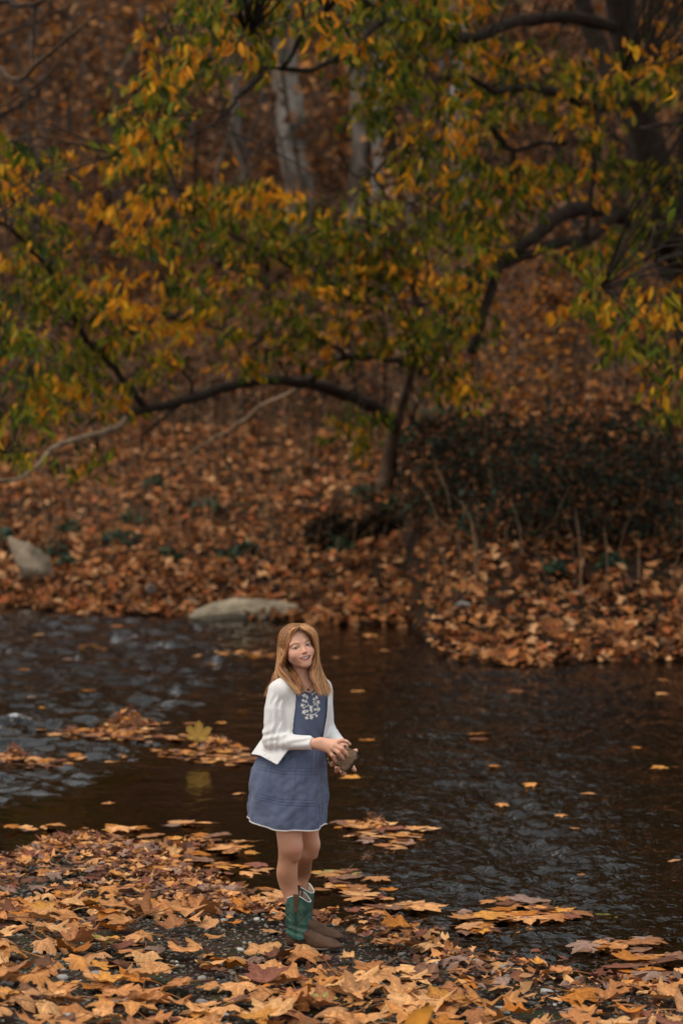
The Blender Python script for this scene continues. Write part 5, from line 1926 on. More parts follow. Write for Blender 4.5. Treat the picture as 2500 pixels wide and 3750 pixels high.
# ------------------------------------------------------------------ hair
M_HAIR, nt, b = mat('hair')
at = N(nt, 'ShaderNodeAttribute', attribute_name='tint')
lk(nt, at.outputs['Color'], b.inputs['Base Color'])
b.inputs['Roughness'].default_value = 0.42
b.inputs['Specular IOR Level'].default_value = 0.5
HD = -0.02
G = [[(655, 258, -.085), (705, 280, -.092), (760, 335, -.078), (797, 420, -.055), (806, 520, -.045), (790, 620, -.05), (762, 720, -.075), (790, 810, -.105), (826, 888, -.115)],
     [(652, 250, -.07), (720, 268, -.078), (782, 335, -.055), (818, 430, -.035), (830, 540, -.03), (824, 650, -.04), (815, 740, -.075), (835, 820, -.10), (858, 892, -.105)],
     [(650, 240, -.045), (725, 255, -.05), (795, 320, -.03), (832, 430, -.01), (848, 560, -.005), (856, 670, -.02), (860, 760, -.045), (872, 830, -.065), (885, 895, -.07)],
     [(648, 230, -.02), (725, 240, -.02), (800, 308, 0), (842, 430, .02), (862, 570, .02), (880, 690, .01), (897, 780, -.01), (910, 840, -.025), (918, 890, -.03)],
     [(645, 222, .02), (720, 232, .03), (795, 295, .05), (838, 420, .06), (862, 570, .065), (885, 690, .05), (905, 780, .03), (922, 840, .02), (932, 880, .015)],
     [(642, 222, .06), (700, 240, .08), (765, 310, .095), (805, 430, .105), (825, 570, .10), (840, 690, .085), (855, 780, .07), (870, 850, .06), (880, 900, .06)],
     [(638, 228, .08), (650, 260, .11), (655, 340, .125), (655, 450, .13), (655, 570, .12), (655, 680, .10), (650, 770, .10), (650, 850, .10), (650, 910, .10)],
     [(630, 226, .07), (580, 250, .09), (530, 320, .10), (500, 430, .105), (490, 560, .10), (480, 660, .085), (450, 750, .08), (420, 830, .09), (400, 890, .10)],
     [(628, 222, .04), (560, 240, .05), (492, 310, .055), (462, 420, .055), (448, 540, .05), (430, 650, .04), (405, 740, .035), (360, 830, .06), (325, 925, .07)],
     [(630, 226, .01), (550, 243, .01), (480, 315, .015), (452, 420, .02), (446, 540, .015), (440, 640, .0), (445, 720, -.03), (480, 790, -.06), (530, 840, -.08)],
     [(632, 234, -.02), (560, 255, -.03), (500, 330, -.025), (475, 430, -.015), (462, 540, -.015), (462, 640, -.03), (510, 715, -.07), (590, 790, -.10), (650, 850, -.11)],
     [(636, 244, -.05), (580, 262, -.065), (530, 330, -.055), (505, 430, -.04), (486, 530, -.03), (460, 620, -.03), (455, 690, -.04), (520, 765, -.09), (620, 880, -.115)],
     [(640, 255, -.075), (600, 272, -.086), (565, 330, -.08), (548, 410, -.068), (520, 500, -.055), (480, 590, -.045), (462, 665, -.04), (500, 735, -.075), (590, 805, -.11), (660, 888, -.12)]]
H2 = [[(505, 545, .02), (545, 625, .01), (605, 690, -.03), (655, 770, -.080), (692, 888, -.115)], [(470, 545, .03), (490, 640, .02), (540, 720, -.03), (600, 800, -.09), (650, 892, -.11)]]
def _slim(g_):
    out = []
    for x, y, dy in g_:
        w_ = min(1, max(0, (790 - y) / 190))
        if x > 786:
            x = x - w_ * (x - 786) * .62
        if x < 480:
            x = x + w_ * (480 - x) * .12
        out.append((x, y + (4 if y < 300 else 0), dy))
    return out


G = [_slim(g_) for g_ in G]
GP_ = []
for g_ in G:
    GP_.append(spline(np.array([Z1(x, y, dy + HD) for x, y, dy in g_]), 30))
GP_ = np.array(GP_)
rgh = np.random.default_rng(9)
HCOL = [(0.39, 0.150, 0.044), (0.25, 0.087, 0.025), (0.55, 0.245, 0.085), (0.12, 0.042, 0.015), (0.70, 0.385, 0.17), (0.30, 0.105, 0.030)]
mb = MB()


def in_head(p):
    return head_f(p)


NSTR = 3000
us = rgh.uniform(0, len(G) - 1, NSTR)
us = np.concatenate([us, rgh.uniform(0, 1.5, 240), rgh.uniform(10.5, 12, 300)])
tt = np.linspace(0, 1, 30)
pts_all, cols_all, rad_all = [], [], []
for u in us:
    i = min(int(u), len(G) - 2)
    f_ = u - i
    f_ = f_ * f_ * (3 - 2 * f_) * 0.5 + f_ * 0.5
    p = GP_[i] * (1 - f_) + GP_[i + 1] * f_
    lay = rgh.uniform(0, 1)
    # layered inwards towards the head axis
    ax = HC + np.array([0.0, 0.01, 0])
    rad = p - ax
    rad[:, 2] *= 0.3
    p = p - rad * (0.20 * lay) * np.sin(np.clip(tt * 3.0, 0, 1) * math.pi / 2)[:, None]
    lock = math.floor(u * 7)
    ln = np.stack([vnoise(lock * 3.7 + k * 11, tt * 2.2 + lock * 1.7) for k in range(3)], 1)
    st = np.stack([vnoise(u * 913 + k * 17, tt * 4 + u * 31) for k in range(3)], 1)
    p = p + ln * (.003 + .010 * tt[:, None]) + st * (.0022 + .0035 * tt[:, None] ** 2)
    end = rgh.uniform(0.88, 1.0) if rgh.uniform() < 0.6 else rgh.uniform(0.66, 1.0)
    k = max(8, int(end * 30))
    pts_all.append(p[:k])
    c = np.array(HCOL[int(rgh.integers(0, 6))]) * (0.55 + 0.75 * _hash(int(lock), 3, 5, 2)) * rgh.uniform(.8, 1.2)
    c = c * (1.15 - .75 * lay)  # inner strands tinted darker: shade between the hair layers put into the colour
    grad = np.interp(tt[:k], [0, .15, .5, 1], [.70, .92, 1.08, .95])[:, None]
    cols_all.append(c * grad)
    rad_all.append(np.interp(np.linspace(0, 1, k), [0, .1, .8, 1], [.0010, .0016, .0014, .0002]) * rgh.uniform(.6, 1.3))
h0, h1 = [spline(np.array([Z1(x, y, dy + HD) for x, y, dy in g_]), 22) for g_ in H2]
for k in range(380):
    u = rgh.uniform(0, 1)
    t2_ = np.linspace(0, 1, 22)
    p = h0 * (1 - u) + h1 * u + np.stack([vnoise(int(u * 9) * 3.7 + q * 17, t2_ * 2.5) for q in range(3)], 1) * (.006 * t2_[:, None]) + rgh.normal(0, .0035, 3)
    pts_all.append(p[:int(rgh.uniform(18, 22))])
    n2_ = len(pts_all[-1])
    cols_all.append(np.array(HCOL[int(rgh.integers(0, 6))]) * rgh.uniform(.7, 1.1) * np.ones((n2_, 1)))
    rad_all.append(np.interp(np.linspace(0, 1, n2_), [0, .1, .8, 1], [.0010, .0017, .0015, .0003]))


def skull_f(p):
    q_ = unsquash(((p - HC) @ MH) / HS)
    d_ = ell(q_, (0, .018, .032), (.070, .088, .072))
    return np.minimum(d_, head_local(q_, False)) * HS


# keep strands outside the skull
_all = np.concatenate(pts_all)
for _ in range(2):
    near_ = np.linalg.norm(_all - HC, axis=1) < .13
    q_ = _all[near_]
    d = skull_f(q_)
    rad = q_ - HC
    rad /= np.linalg.norm(rad, axis=1)[:, None]
    _all[near_] = q_ + rad * np.where(d < .004, .0045 - d, 0)[:, None]
_strands = np.split(_all, np.cumsum([len(q_) for q_ in pts_all])[:-1])
for n_, p in enumerate(_strands):
    h_ = np.concatenate([np.arange(0, min(17, len(p) - 1)), np.arange(17, len(p) - 1, 2), [len(p) - 1]])
    h_ = np.unique(h_)
    tube(mb, p[h_], rad_all[n_][h_], 3, cols_all[n_][h_], cap=False)
# flyaway strands
for k in range(190):
    u = rgh.uniform(0, len(G) - 1.01)
    i = int(u)
    p = GP_[i] * (1 - (u - i)) + GP_[i + 1] * (u - i)
    p = p + np.stack([vnoise(u * 91 + q * 17, tt * 3 + u * 31) for q in range(3)], 1) * (.012 * tt[:, None])
    rad = p - HC
    rad[:, 2] *= .3
    p = p + rad * rgh.uniform(0.0, .10) + rgh.normal(0, .002, 3)
    tube(mb, p, .0006, 3, np.array(HCOL[4]), cap=False)
# loose lock flicking out at the left
for k in range(16):
    o_ = rgh.normal(0, 5, 2)
    tube(mb, spline(np.array([Z1(x + o_[0] * j * .25, y + o_[1] * .3, dy) for j, (x, y, dy) in enumerate([(450, 560, .02), (430, 640, .02), (395, 700, .01), (385, 750, -.02), (430, 790, -.05)])]), 14), [.0016, .0012, .0004], 3, np.array(HCOL[k % 6]), cap=False)
# scalp layer under the strands
v, f = ico(5)
vv = v * np.array([.0725, .0895, .0745]) + np.array([0, .0185, .0325])
fm = vv[f].mean(1)
keepf = ~((fm[:, 1] < -.030) & (fm[:, 2] < .066 - 0.25 * np.abs(fm[:, 0]))) & ~((fm[:, 2] < -.02) & (fm[:, 1] < 0.02))
mb.add(h2w(vv), f[keepf], np.array([.20, .10, .045]))
mb.build('hair', M_HAIR, PERSON)

# ------------------------------------------------------------------ clothes
M_BLUE, nt, b = mat('blue_chambray')
tc = N(nt, 'ShaderNodeTexCoord')
n1 = N(nt, 'ShaderNodeTexNoise')
n1.inputs['Scale'].default_value = 7
n1.inputs['Detail'].default_value = 7
mpp = N(nt, 'ShaderNodeMapping')
mpp.inputs['Scale'].default_value = (260, 260, 900)
n2 = N(nt, 'ShaderNodeTexNoise')
n2.inputs['Scale'].default_value = 1.0
lk(nt, tc.outputs['Object'], n1.inputs['Vector'])
lk(nt, tc.outputs['Object'], mpp.inputs[0])
lk(nt, mpp.outputs[0], n2.inputs['Vector'])
cr = N(nt, 'ShaderNodeValToRGB')
cr.color_ramp.elements[0].position = .3
cr.color_ramp.elements[0].color = (0.062, 0.083, 0.150, 1)
cr.color_ramp.elements[1].position = .75
cr.color_ramp.elements[1].color = (0.105, 0.130, 0.205, 1)
lk(nt, n1.outputs['Fac'], cr.inputs[0])
mx = N(nt, 'ShaderNodeMix', data_type='RGBA', blend_type='MULTIPLY')
mx.inputs[0].default_value = .35
lk(nt, cr.outputs[0], mx.inputs['A'])
lk(nt, n2.outputs['Color'], mx.inputs['B'])
lk(nt, cr.outputs[0], b.inputs['Base Color'])
b.inputs['Roughness'].default_value = .85
b.inputs['Sheen Weight'].default_value = .15
bump_noise(nt, b, 28, .35, .006, 6, tc.outputs['Object'])
M_BLUED = M_BLUE.copy()
M_BLUED.name = 'blue_seam_thread'
M_BLUED.node_tree.nodes['Color Ramp'].color_ramp.elements[0].color = (.035, .05, .11, 1)
M_BLUED.node_tree.nodes['Color Ramp'].color_ramp.elements[1].color = (.05, .07, .14, 1)


def bodice_f(p):
    x, y = toZ1(p)
    d = torso_f(p) - .008
    d = d - .0025 * fbm(p[:, 0] * 22 + p[:, 2] * 14, p[:, 1] * 18, p[:, 2] * 7, 5) - .002 * np.sin((p[:, 0] + p[:, 2] * .35) * 120) * sstep(1100, 1350, y)
    ny = np.interp(x, [420, 600, 660, 700, 745, 790, 812, 830, 900], [700, 892, 880, 866, 884, 846, 800, 700, 600])
    cut = (ny - y) * 0.000445
    cut2 = (y - 1500) * 0.000445
    return np.maximum(np.maximum(d, cut), cut2)


c_lo, c_hi = bb([SH_N, SH_F, HP_C, NECK_B], .14)
V, Fq = surface_nets(bodice_f, c_lo, c_hi, .004)
V = smooth_mesh(V, Fq, 1)
DRESS = MB()
DRESS.add(V, Fq)
ROWS = np.array([(1392, 405, 872), (1420, 350, 878), (1450, 300, 884), (1480, 262, 888), (1520, 232, 893), (1570, 208, 897), (1650, 184, 902), (1750, 167, 905), (1850, 160, 905), (1950, 155, 903), (2030, 152, 899), (2100, 150, 893)], float)
NRW, NA = 120, 210
yy = np.linspace(1392, 2100, NRW)
xl, xr = np.interp(yy, ROWS[:, 0], ROWS[:, 1]), np.interp(yy, ROWS[:, 0], ROWS[:, 2])
ker = np.ones(9) / 9
xl = np.convolve(np.pad(xl, 4, 'edge'), ker, 'valid')
xr = np.convolve(np.pad(xr, 4, 'edge'), ker, 'valid')
ang = np.linspace(0, 2 * math.pi, NA, endpoint=False)


def skirt_pt(i, a, off=0.0):
    """i: row index (float array), a: angle"""
    y_ = np.interp(i, np.arange(NRW), yy)
    l_, r_ = np.interp(i, np.arange(NRW), xl), np.interp(i, np.arange(NRW), xr)
    c = np.array([Z1(q, w_, 0.0) for q, w_ in zip(np.ravel((l_ + r_) / 2), np.ravel(y_))]).reshape(np.shape(i) + (3,))
    rx = (r_ - l_) / 2 * PXM / 2.6133
    t = (y_ - 1392) / (2100 - 1392)
    ry = rx * (0.74 + 0.06 * t)
    aw = a + 0.10 * np.sin(3 * a + 1) * t
    g1 = .0034 * np.exp(-t * 5.0) * (np.sin(38 * a + 1.5 * np.sin(5 * a)) + .6 * np.sin(61 * a)) * sstep(0, .04, t + .02)
    g2 = (.0050 * np.sin(5 * aw + .7 + 1.3 * np.sin(2 * a)) + .0026 * np.sin(11 * aw + 2.2 * np.sin(2 * a)) + .0012 * np.sin(19 * a + 3 + 3 * t)) * sstep(0.05, .5, t)
    g3 = .0062 * fbm(np.cos(a) * 3.0 + t * 1.5, np.sin(a) * 3.0 + 3, t * 4.5, 6) * sstep(.05, .3, t)
    # stitched tucks pinch the cloth a little
    pin = 0
    for ty in (1628, 1655, 1682, 1905, 1930, 1955):
        tl = tuck_y(ty, a)
        pin = pin - .0016 * np.exp(-((y_ - tl) / 4.5) ** 2)
    rr = g1 + g2 + g3 + pin + off
    x = c[..., 0] + (rx + rr) * np.cos(a)
    Y_ = c[..., 1] + (ry + rr) * np.sin(a)
    front = np.clip(-np.sin(a), 0, 1)
    dz = -t * (.022 * front ** 1.5 + .0135 * np.cos(a) + .003 * np.sin(6 * a)) + .006 * t * np.sin(a) * (np.sin(a) > 0)
    return np.stack([x, Y_, c[..., 2] + dz], -1)


def tuck_y(ty, a):
    # silhouette-row coordinate; the front of the ring sinks in the picture by itself
    return ty - 70 + 30 * np.cos(a) * 0.5


I_, A_ = np.meshgrid(np.arange(NRW, dtype=float), ang, indexing='ij')
S = skirt_pt(I_, A_)
grid(DRESS, S[..., 0], S[..., 1], S[..., 2], wrap=True)
S2 = skirt_pt(I_, A_, -.0025)
grid(DRESS, S2[::-1, :, 0], S2[::-1, :, 1], S2[::-1, :, 2], wrap=True)
dress = DRESS.build('dress', M_BLUE, PERSON)
# seam threads of the tucks and the side panels
mb = MB()
ah = np.linspace(-math.pi, 0.15, 160)
for ty in (1628, 1655, 1682, 1905, 1930, 1955):
    ry_ = (tuck_y(ty, ah) - 1392) / (2100 - 1392) * (NRW - 1)
    tube(mb, skirt_pt(ry_, ah, .0002), .0007, 4, cap=False)
for a0, y0_, y1_ in [(-math.pi + .55, 1900, 2095), (-1.02, 1700, 2095), (-math.pi + .6, 1560, 1850)]:
    ys_ = np.linspace(y0_, y1_, 50)
    tube(mb, skirt_pt((ys_ - 1392) / 708 * (NRW - 1), np.full(50, a0), .0001), .0005, 4, cap=False)
# dark stain stitches near the right side of the hem
for y0_, y1_ in [(1880, 1930), (1940, 1975), (1985, 2010)]:
    ys_ = np.linspace(y0_, y1_, 8)
    tube(mb, skirt_pt((ys_ - 1392) / 708 * (NRW - 1), np.full(8, -0.62) + .01 * np.sin(ys_), .0006), .0022, 5)
sm = mb.build('seam', M_BLUED, dress)
M_WHITE, nt, b = mat('white_thread')
b.inputs['Base Color'].default_value = (.74, .72, .68, 1)
b.inputs['Roughness'].default_value = .8
bump_noise(nt, b, 500, .5, .001)
mb = MB()
v, f = ICO1
for k in range(118):
    a0 = 2 * math.pi * k / 118
    p = skirt_pt(np.array([NRW - 1.0]), np.array([a0]))[0]
    mb.add(p + v * .0036 * np.array([1, 1, .9]) + np.array([0, 0, -.0035]), f)
ringp = skirt_pt(np.full(161, NRW - 1.0), np.linspace(0, 2 * math.pi, 161), .001)
tube(mb, ringp + [0, 0, -.0005], .0010, 4, cap=False)
mb.build('pompom_trim', M_WHITE, dress)
# embroidery: stems, leaves and flowers sewn on the bodice
from mathutils.bvhtree import BVHTree
bvh = BVHTree.FromPolygons([tuple(q) for q in V], [tuple(int(w) for w in q) for q in Fq])
cam_p = Vector((0, 0, CAM_H))


def on_bodice(x, y, lift=.0012):
    d = Vector(Z1(x, y, 0)) - cam_p
    d.normalize()
    h_ = bvh.ray_cast(cam_p, d)
    if h_[0] is None:
        return None, None
    n_ = h_[1]
    if n_.dot(d) > 0:
        n_ = -n_
    return np.array(h_[0]) + np.array(n_) * lift, np.array(n_)


mb = MB()


def petal(p, n_, ang_, ln, wd):
    t0 = np.cross(n_, [0, 0, 1.0])
    t0 /= np.linalg.norm(t0)
    t1 = np.cross(n_, t0)
    a_ = math.cos(ang_) * t0 + math.sin(ang_) * t1
    b_ = np.cross(n_, a_)
    q = np.array([(0, 0, 0), (.3, .5, .3), (.7, .55, .4), (1, 0, 0), (.7, -.55, .4), (.3, -.5, .3), (.55, 0, 1)])
    vv = p + q[:, :1] * ln * a_ + q[:, 1:2] * wd * b_ + q[:, 2:3] * .0012 * n_
    mb.add(vv, np.array([(6, k, (k + 1) % 6) for k in range(6)]))


def flower(x, y, sz=1.0, n=5, rot=0.0):
    p, n_ = on_bodice(x, y)
    if p is None:
        return
    for k in range(n):
        petal(p, n_, rot + 2 * math.pi * k / n, .0088 * sz, .0048 * sz)
    mb.add(p + ICO1[0] * .0016, ICO1[1])


def leafs(x, y, a_, sz=1.0):
    p, n_ = on_bodice(x, y)
    if p is not None:
        petal(p, n_, a_, .0105 * sz, .0034 * sz)


def stem_(pts):
    q = [on_bodice(*w_)[0] for w_ in pts]
    q = [w_ for w_ in q if w_ is not None]
    if len(q) > 1:
        tube(mb, spline(np.array(q), 10), .0011, 4, cap=False)


for k, (x, y, s) in enumerate([(688, 905, 1.25), (716, 925, .8), (805, 925, 1.1), (780, 942, .8), (822, 970, 1.1), (678, 955, .9), (702, 965, .8), (670, 1000, 1.0), (752, 1018, .95), (752, 1045, .95), (824, 1038, 1.2), (790, 1040, .8), (686, 1065, 1.2),
                               (718, 1055, .8), (756, 1115, 1.25), (710, 1120, .95), (805, 1100, .9), (765, 892, .8), (790, 880, .7)]):
    flower(x, y, s, 5, k * 1.3)
for pts in [[(705, 935), (725, 985), (750, 1030)], [(800, 950), (785, 990), (755, 1030)], [(672, 1010), (690, 1040), (716, 1060)], [(822, 985), (815, 1020), (795, 1050)], [(690, 1080), (720, 1095), (752, 1090)], [(815, 1060), (790, 1085), (756, 1090)],
            [(752, 1055), (756, 1110)], [(710, 1115), (725, 1095)], [(800, 1100), (785, 1085)]]:
    stem_(pts)
for x, y, a_, s in [(715, 1005, .6, 1.2), (728, 990, 1.2, 1.2), (700, 1020, .2, 1.3), (738, 1000, 2.0, 1), (785, 1000, -2.4, 1.2), (775, 985, -1.8, 1.2), (800, 1010, -2.8, 1), (700, 1085, 2.6, 1.1), (730, 1075, 1.2, 1.1), (740, 1085, 2.0, 1), (772, 1080, 1.0, 1.1), (795, 1078, .5, 1.1),
                    (770, 1070, -1.0, 1.0), (728, 1115, 1.3, .9), (790, 1090, .2, .9), (812, 1000, -1.4, .9), (690, 985, 1.8, .9), (735, 1030, 2.8, .8), (770, 1030, .2, .8), (660, 905, 2.6, .9), (725, 905, .2, .9)]:
    leafs(x, y, a_, s)
mb.build('embroidery', M_WHITE, dress)
# ruffled neckline edge
mb = MB()
npx = [(612, 894), (640, 888), (670, 882), (700, 872), (724, 878), (745, 890), (765, 872), (788, 852), (806, 815)]
q = [on_bodice(x, y + 6, .002)[0] for x, y in npx]
q = [w_ for w_ in q if w_ is not None]
tube(mb, spline(np.array(q), 40), .0028, 6, rough=.4)
mb.build('neck_binding', M_BLUE, dress)

# cardigan
M_KNIT, nt, b = mat('white_knit')
tc = N(nt, 'ShaderNodeTexCoord')
n1 = N(nt, 'ShaderNodeTexNoise')
n1.inputs['Scale'].default_value = 350
lk(nt, tc.outputs['Object'], n1.inputs['Vector'])
b.inputs['Base Color'].default_value = (.70, .69, .68, 1)
b.inputs['Roughness'].default_value = .9
b.inputs['Sheen Weight'].default_value = .2
bp = N(nt, 'ShaderNodeBump')
bp.inputs['Strength'].default_value = .45
bp.inputs['Distance'].default_value = .0015
lk(nt, n1.outputs['Fac'], bp.inputs['Height'])
lk(nt, bp.outputs[0], b.inputs['Normal'])
CUFF_N = Z1(768, 1366, -.168)
CUFF_F = WR_F + (EL_F - WR_F) * 0.0


def seg_t(p, a, b_):
    ab = b_ - a
    return ((p - a) @ ab) / (ab @ ab)


def cardi_f(p):
    x, y = toZ1(p)
    base = torso_f(p)
    flare = cap(p, Z1(610, 1240, 0.0), Z1(525, 1560, 0.0), .104, .158)
    flare = np.maximum(flare, (1330 - y) * .000445)
    outer = smin(base - .015, flare, .03)
    outer = outer - .0022 * fbm(p[:, 0] * 16, p[:, 1] * 16, p[:, 2] * 5, 7)
    inner = smin(base - .0095, flare + .006, .03)
    depth = p[:, 1] - YG
    xl_ = np.interp(y, [690, 735, 760, 790, 850, 900, 1000, 1180, 1300, 1430, 1575], [400, 470, 525, 562, 600, 612, 608, 585, 575, 538, 430])
    xr_ = np.interp(y, [690, 850, 900, 1100, 1310, 1500], [885, 910, 915, 905, 866, 850])
    op = np.maximum(xl_ - x, x - xr_) * .000445
    op = np.maximum(op, depth - .05)                    # inside the opening when negative
    hem = np.interp(x, [180, 265, 430, 520, 900], [1468, 1482, 1572, 1500, 1430])
    hem = np.where(depth > .02, hem - 60, hem)
    hc = (y - hem) * .000445
    top = -(np.linalg.norm((p - (NECK_B + [-.004, .01, .045])) * [1, 1, .75], axis=1) - .062)
    body = np.maximum.reduce([outer, -inner, -op, hc, top])
    # sleeves
    sl = smin(np.minimum(cap(p, SH_N, MU_N, .0385, .0470), cap(p, MU_N, EL_N, .0470, .0430)), cap(p, EL_N, CUFF_N, .0430, .0278), .022)
    t1 = seg_t(p, SH_N, EL_N)
    t2 = seg_t(p, EL_N, CUFF_N)
    wr = .0040 * np.sin(t2 * 46 + 6 * t1 + 2 * vnoise(p[:, 0] * 25, p[:, 1] * 25, p[:, 2] * 25, 2)) * np.exp(-((t2 - .18) / .2) ** 2) + .0034 * np.sin(t1 * 34 + p[:, 0] * 60 + 2 * vnoise(p[:, 0] * 20, p[:, 1] * 20, p[:, 2] * 20, 4)) * np.exp(-((t1 - .86) / .16) ** 2)
    wr = wr + .0007 * np.sin(t2 * 260) * sstep(.45, .5, t2) + .0018 * fbm(p[:, 0] * 18, p[:, 1] * 18, p[:, 2] * 10, 9)
    sl = np.maximum(sl - wr, (t2 - 1.0) * .20)
    slc = cap(p, EL_N + (CUFF_N - EL_N) * .9, CUFF_N + (CUFF_N - EL_N) * .1, .0190, .0215)
    sl = np.maximum(sl, -slc)
    t3 = seg_t(p, SH_F, EL_F)
    t4 = seg_t(p, EL_F, CUFF_F)
    sf = smin(cap(p, SH_F, EL_F, .0385, .0390), cap(p, EL_F, CUFF_F, .039, .0272), .02)
    sf = sf - .0030 * np.sin(t4 * 34 + 2) * np.exp(-((t4 - .3) / .35) ** 2) - .0018 * fbm(p[:, 0] * 18, p[:, 1] * 18, p[:, 2] * 10, 10)
    sf = np.maximum(sf, (t4 - 1.0) * .17)
    sf = np.maximum(sf, -cap(p, EL_F + (CUFF_F - EL_F) * .9, CUFF_F + (CUFF_F - EL_F) * .1, .0225, .0225))
    d = smin(body, sl, .010)
    d = smin(d, sf, .010)
    return d


c_lo, c_hi = bb([SH_N, SH_F, EL_N, EL_F, CUFF_N, CUFF_F, HP_C], .075)
c_lo[0] = min(c_lo[0], HP_C[0] - .19)
V2, F2 = surface_nets(cardi_f, c_lo, c_hi, .0032, grow=3)
V2 = smooth_mesh(V2, F2, 1, .4)
mb = MB()
mb.add(V2, F2)
card = mb.build('cardigan', M_KNIT, PERSON)
bvh2 = BVHTree.FromPolygons([tuple(q) for q in V2], [tuple(int(w) for w in q) for q in F2])


def on_card(x, y, lift):
    d = Vector(Z1(x, y, 0)) - cam_p
    d.normalize()
    h_ = bvh2.ray_cast(cam_p, d)
    if h_[0] is None:
        return None
    return np.array(h_[0]) - np.array(d) * lift


# the ribbed front band and the shoulder seam
mb = MB()
for off in (-6, -24):
    q = [on_card(x + off, y, .0004) for x, y in [(525, 762), (562, 795), (600, 855), (611, 900), (608, 1000), (597, 1100), (585, 1180), (578, 1255)]]
    q = [w_ for w_ in q if w_ is not None]
    if len(q) > 3:
        tube(mb, spline(np.array(q), 50), .0013, 5)
mb.build('front_band', M_KNIT, card)
mb = MB()
for off in (6, 20):
    q = [on_card(x + off, y, .0004) for x, y in [(915, 905), (912, 1000), (905, 1100), (890, 1200), (870, 1290)]]
    q = [w_ for w_ in q if w_ is not None]
    if len(q) > 2:
        tube(mb, spline(np.array(q), 40), .0011, 5)
mb.build('front_band', M_KNIT, card)
mb = MB()
q = [on_card(x, y, .0002) for x, y in [(375, 805), (420, 820), (470, 850), (520, 900), (548, 960), (552, 1010)]]
q = [w_ for w_ in q if w_ is not None]
if len(q) > 3:
    tube(mb, spline(np.array(q), 30), .0009, 5)
    mb.build('shoulder_seam', M_KNIT, card)

# necklace
M_METAL, nt, b = mat('silver')
b.inputs['Base Color'].default_value = (.55, .5, .42, 1)
b.inputs['Metallic'].default_value = 1
b.inputs['Roughness'].default_value = .25
bvh3 = BVHTree.FromObject(bpy.data.objects['body'], bpy.context.evaluated_depsgraph_get())
M_GEM, nt, b = mat('green_stone')
b.inputs['Base Color'].default_value = (.012, .03, .022, 1)
b.inputs['Roughness'].default_value = .1


def on_body(x, y, lift):
    d = Vector(Z1(x, y, 0)) - cam_p
    d.normalize()
    h_ = bvh3.ray_cast(cam_p - Vector(PERSON.location), d)
    return None if h_[0] is None else np.array(h_[0] + PERSON.location) - np.array(d) * lift


q = [on_body(x, y, .0008) for x, y in [(645, 740), (668, 790), (695, 825), (726, 842), (752, 822), (768, 780), (776, 740)]]
q = [w_ for w_ in q if w_ is not None]
mb = MB()
tube(mb, spline(np.array(q), 40), .0006, 4)
neck = mb.build('necklace', M_METAL, PERSON)
pc = on_body(727, 852, .002)
mb = MB()
mb.add(pc + ICO2[0] * [.0048, .0022, .0036], ICO2[1])
mb.build('pendant', M_GEM, neck)
mb = MB()
aa = np.linspace(0, 2 * math.pi, 25)
tube(mb, np.stack([pc[0] + .0054 * np.cos(aa), pc[1] + 0 * aa, pc[2] + .0043 * np.sin(aa)], 1), .0009, 5)
mb.build('pendant_rim', M_METAL, neck)
# charm bracelet hanging from the far wrist
mb = MB()
w0 = Z3(800, 830, -.10)
tube(mb, spline(np.array([Z3(1010, 740, -.06), Z3(900, 800, -.09), Z3(790, 830, -.10), Z3(780, 880, -.10), Z3(782, 930, -.10)]), 16), .0008, 5)
tube(mb, spline(np.array([Z3(782, 930, -.10), Z3(800, 980, -.10), Z3(828, 1010, -.10)]), 8), .0008, 5)
for c in [(782, 942), (800, 1010), (828, 1040), (828, 1060)]:
    mb.add(Z3(c[0], c[1], -.10) + ICO2[0] * [.0022, .0022, .0045], ICO2[1])
br = mb.build('bracelet', M_METAL, PERSON)

# ------------------------------------------------------------------ boots
M_BROWN, nt, b = mat('brown_leather')
tc = N(nt, 'ShaderNodeTexCoord')
n1 = N(nt, 'ShaderNodeTexNoise')
n1.inputs['Scale'].default_value = 14
n1.inputs['Detail'].default_value = 8
lk(nt, tc.outputs['Object'], n1.inputs['Vector'])
cr = N(nt, 'ShaderNodeValToRGB')
cr.color_ramp.elements[0].position = .3
cr.color_ramp.elements[0].color = (.045, .022, .012, 1)
cr.color_ramp.elements[1].position = .75
cr.color_ramp.elements[1].color = (.125, .066, .038, 1)
lk(nt, n1.outputs['Fac'], cr.inputs[0])
lk(nt, cr.outputs[0], b.inputs['Base Color'])
b.inputs['Roughness'].default_value = .6
b.inputs['Specular IOR Level'].default_value = .2
bump_noise(nt, b, 90, .25, .002, 5, tc.outputs['Object'])
M_GREEN, nt, b = mat('green_leather')
tc = N(nt, 'ShaderNodeTexCoord')
n1 = N(nt, 'ShaderNodeTexNoise')
n1.inputs['Scale'].default_value = 16
n1.inputs['Detail'].default_value = 6
lk(nt, tc.outputs['Object'], n1.inputs['Vector'])
cr = N(nt, 'ShaderNodeValToRGB')
cr.color_ramp.elements[0].position = .32
cr.color_ramp.elements[0].color = (.004, .030, .030, 1)
cr.color_ramp.elements[1].position = .72
cr.color_ramp.elements[1].color = (.048, .145, .105, 1)
lk(nt, n1.outputs['Fac'], cr.inputs[0])
lk(nt, cr.outputs[0], b.inputs['Base Color'])
b.inputs['Roughness'].default_value = .42
bump_noise(nt, b, 45, .5, .004, 5, tc.outputs['Object'])
M_LINING = tint_mat('boot_lining', .8, .2, 30, .2, .002)
M_SOLE = tint_mat('rubber_sole', .7, .3, 40, .3, .002)


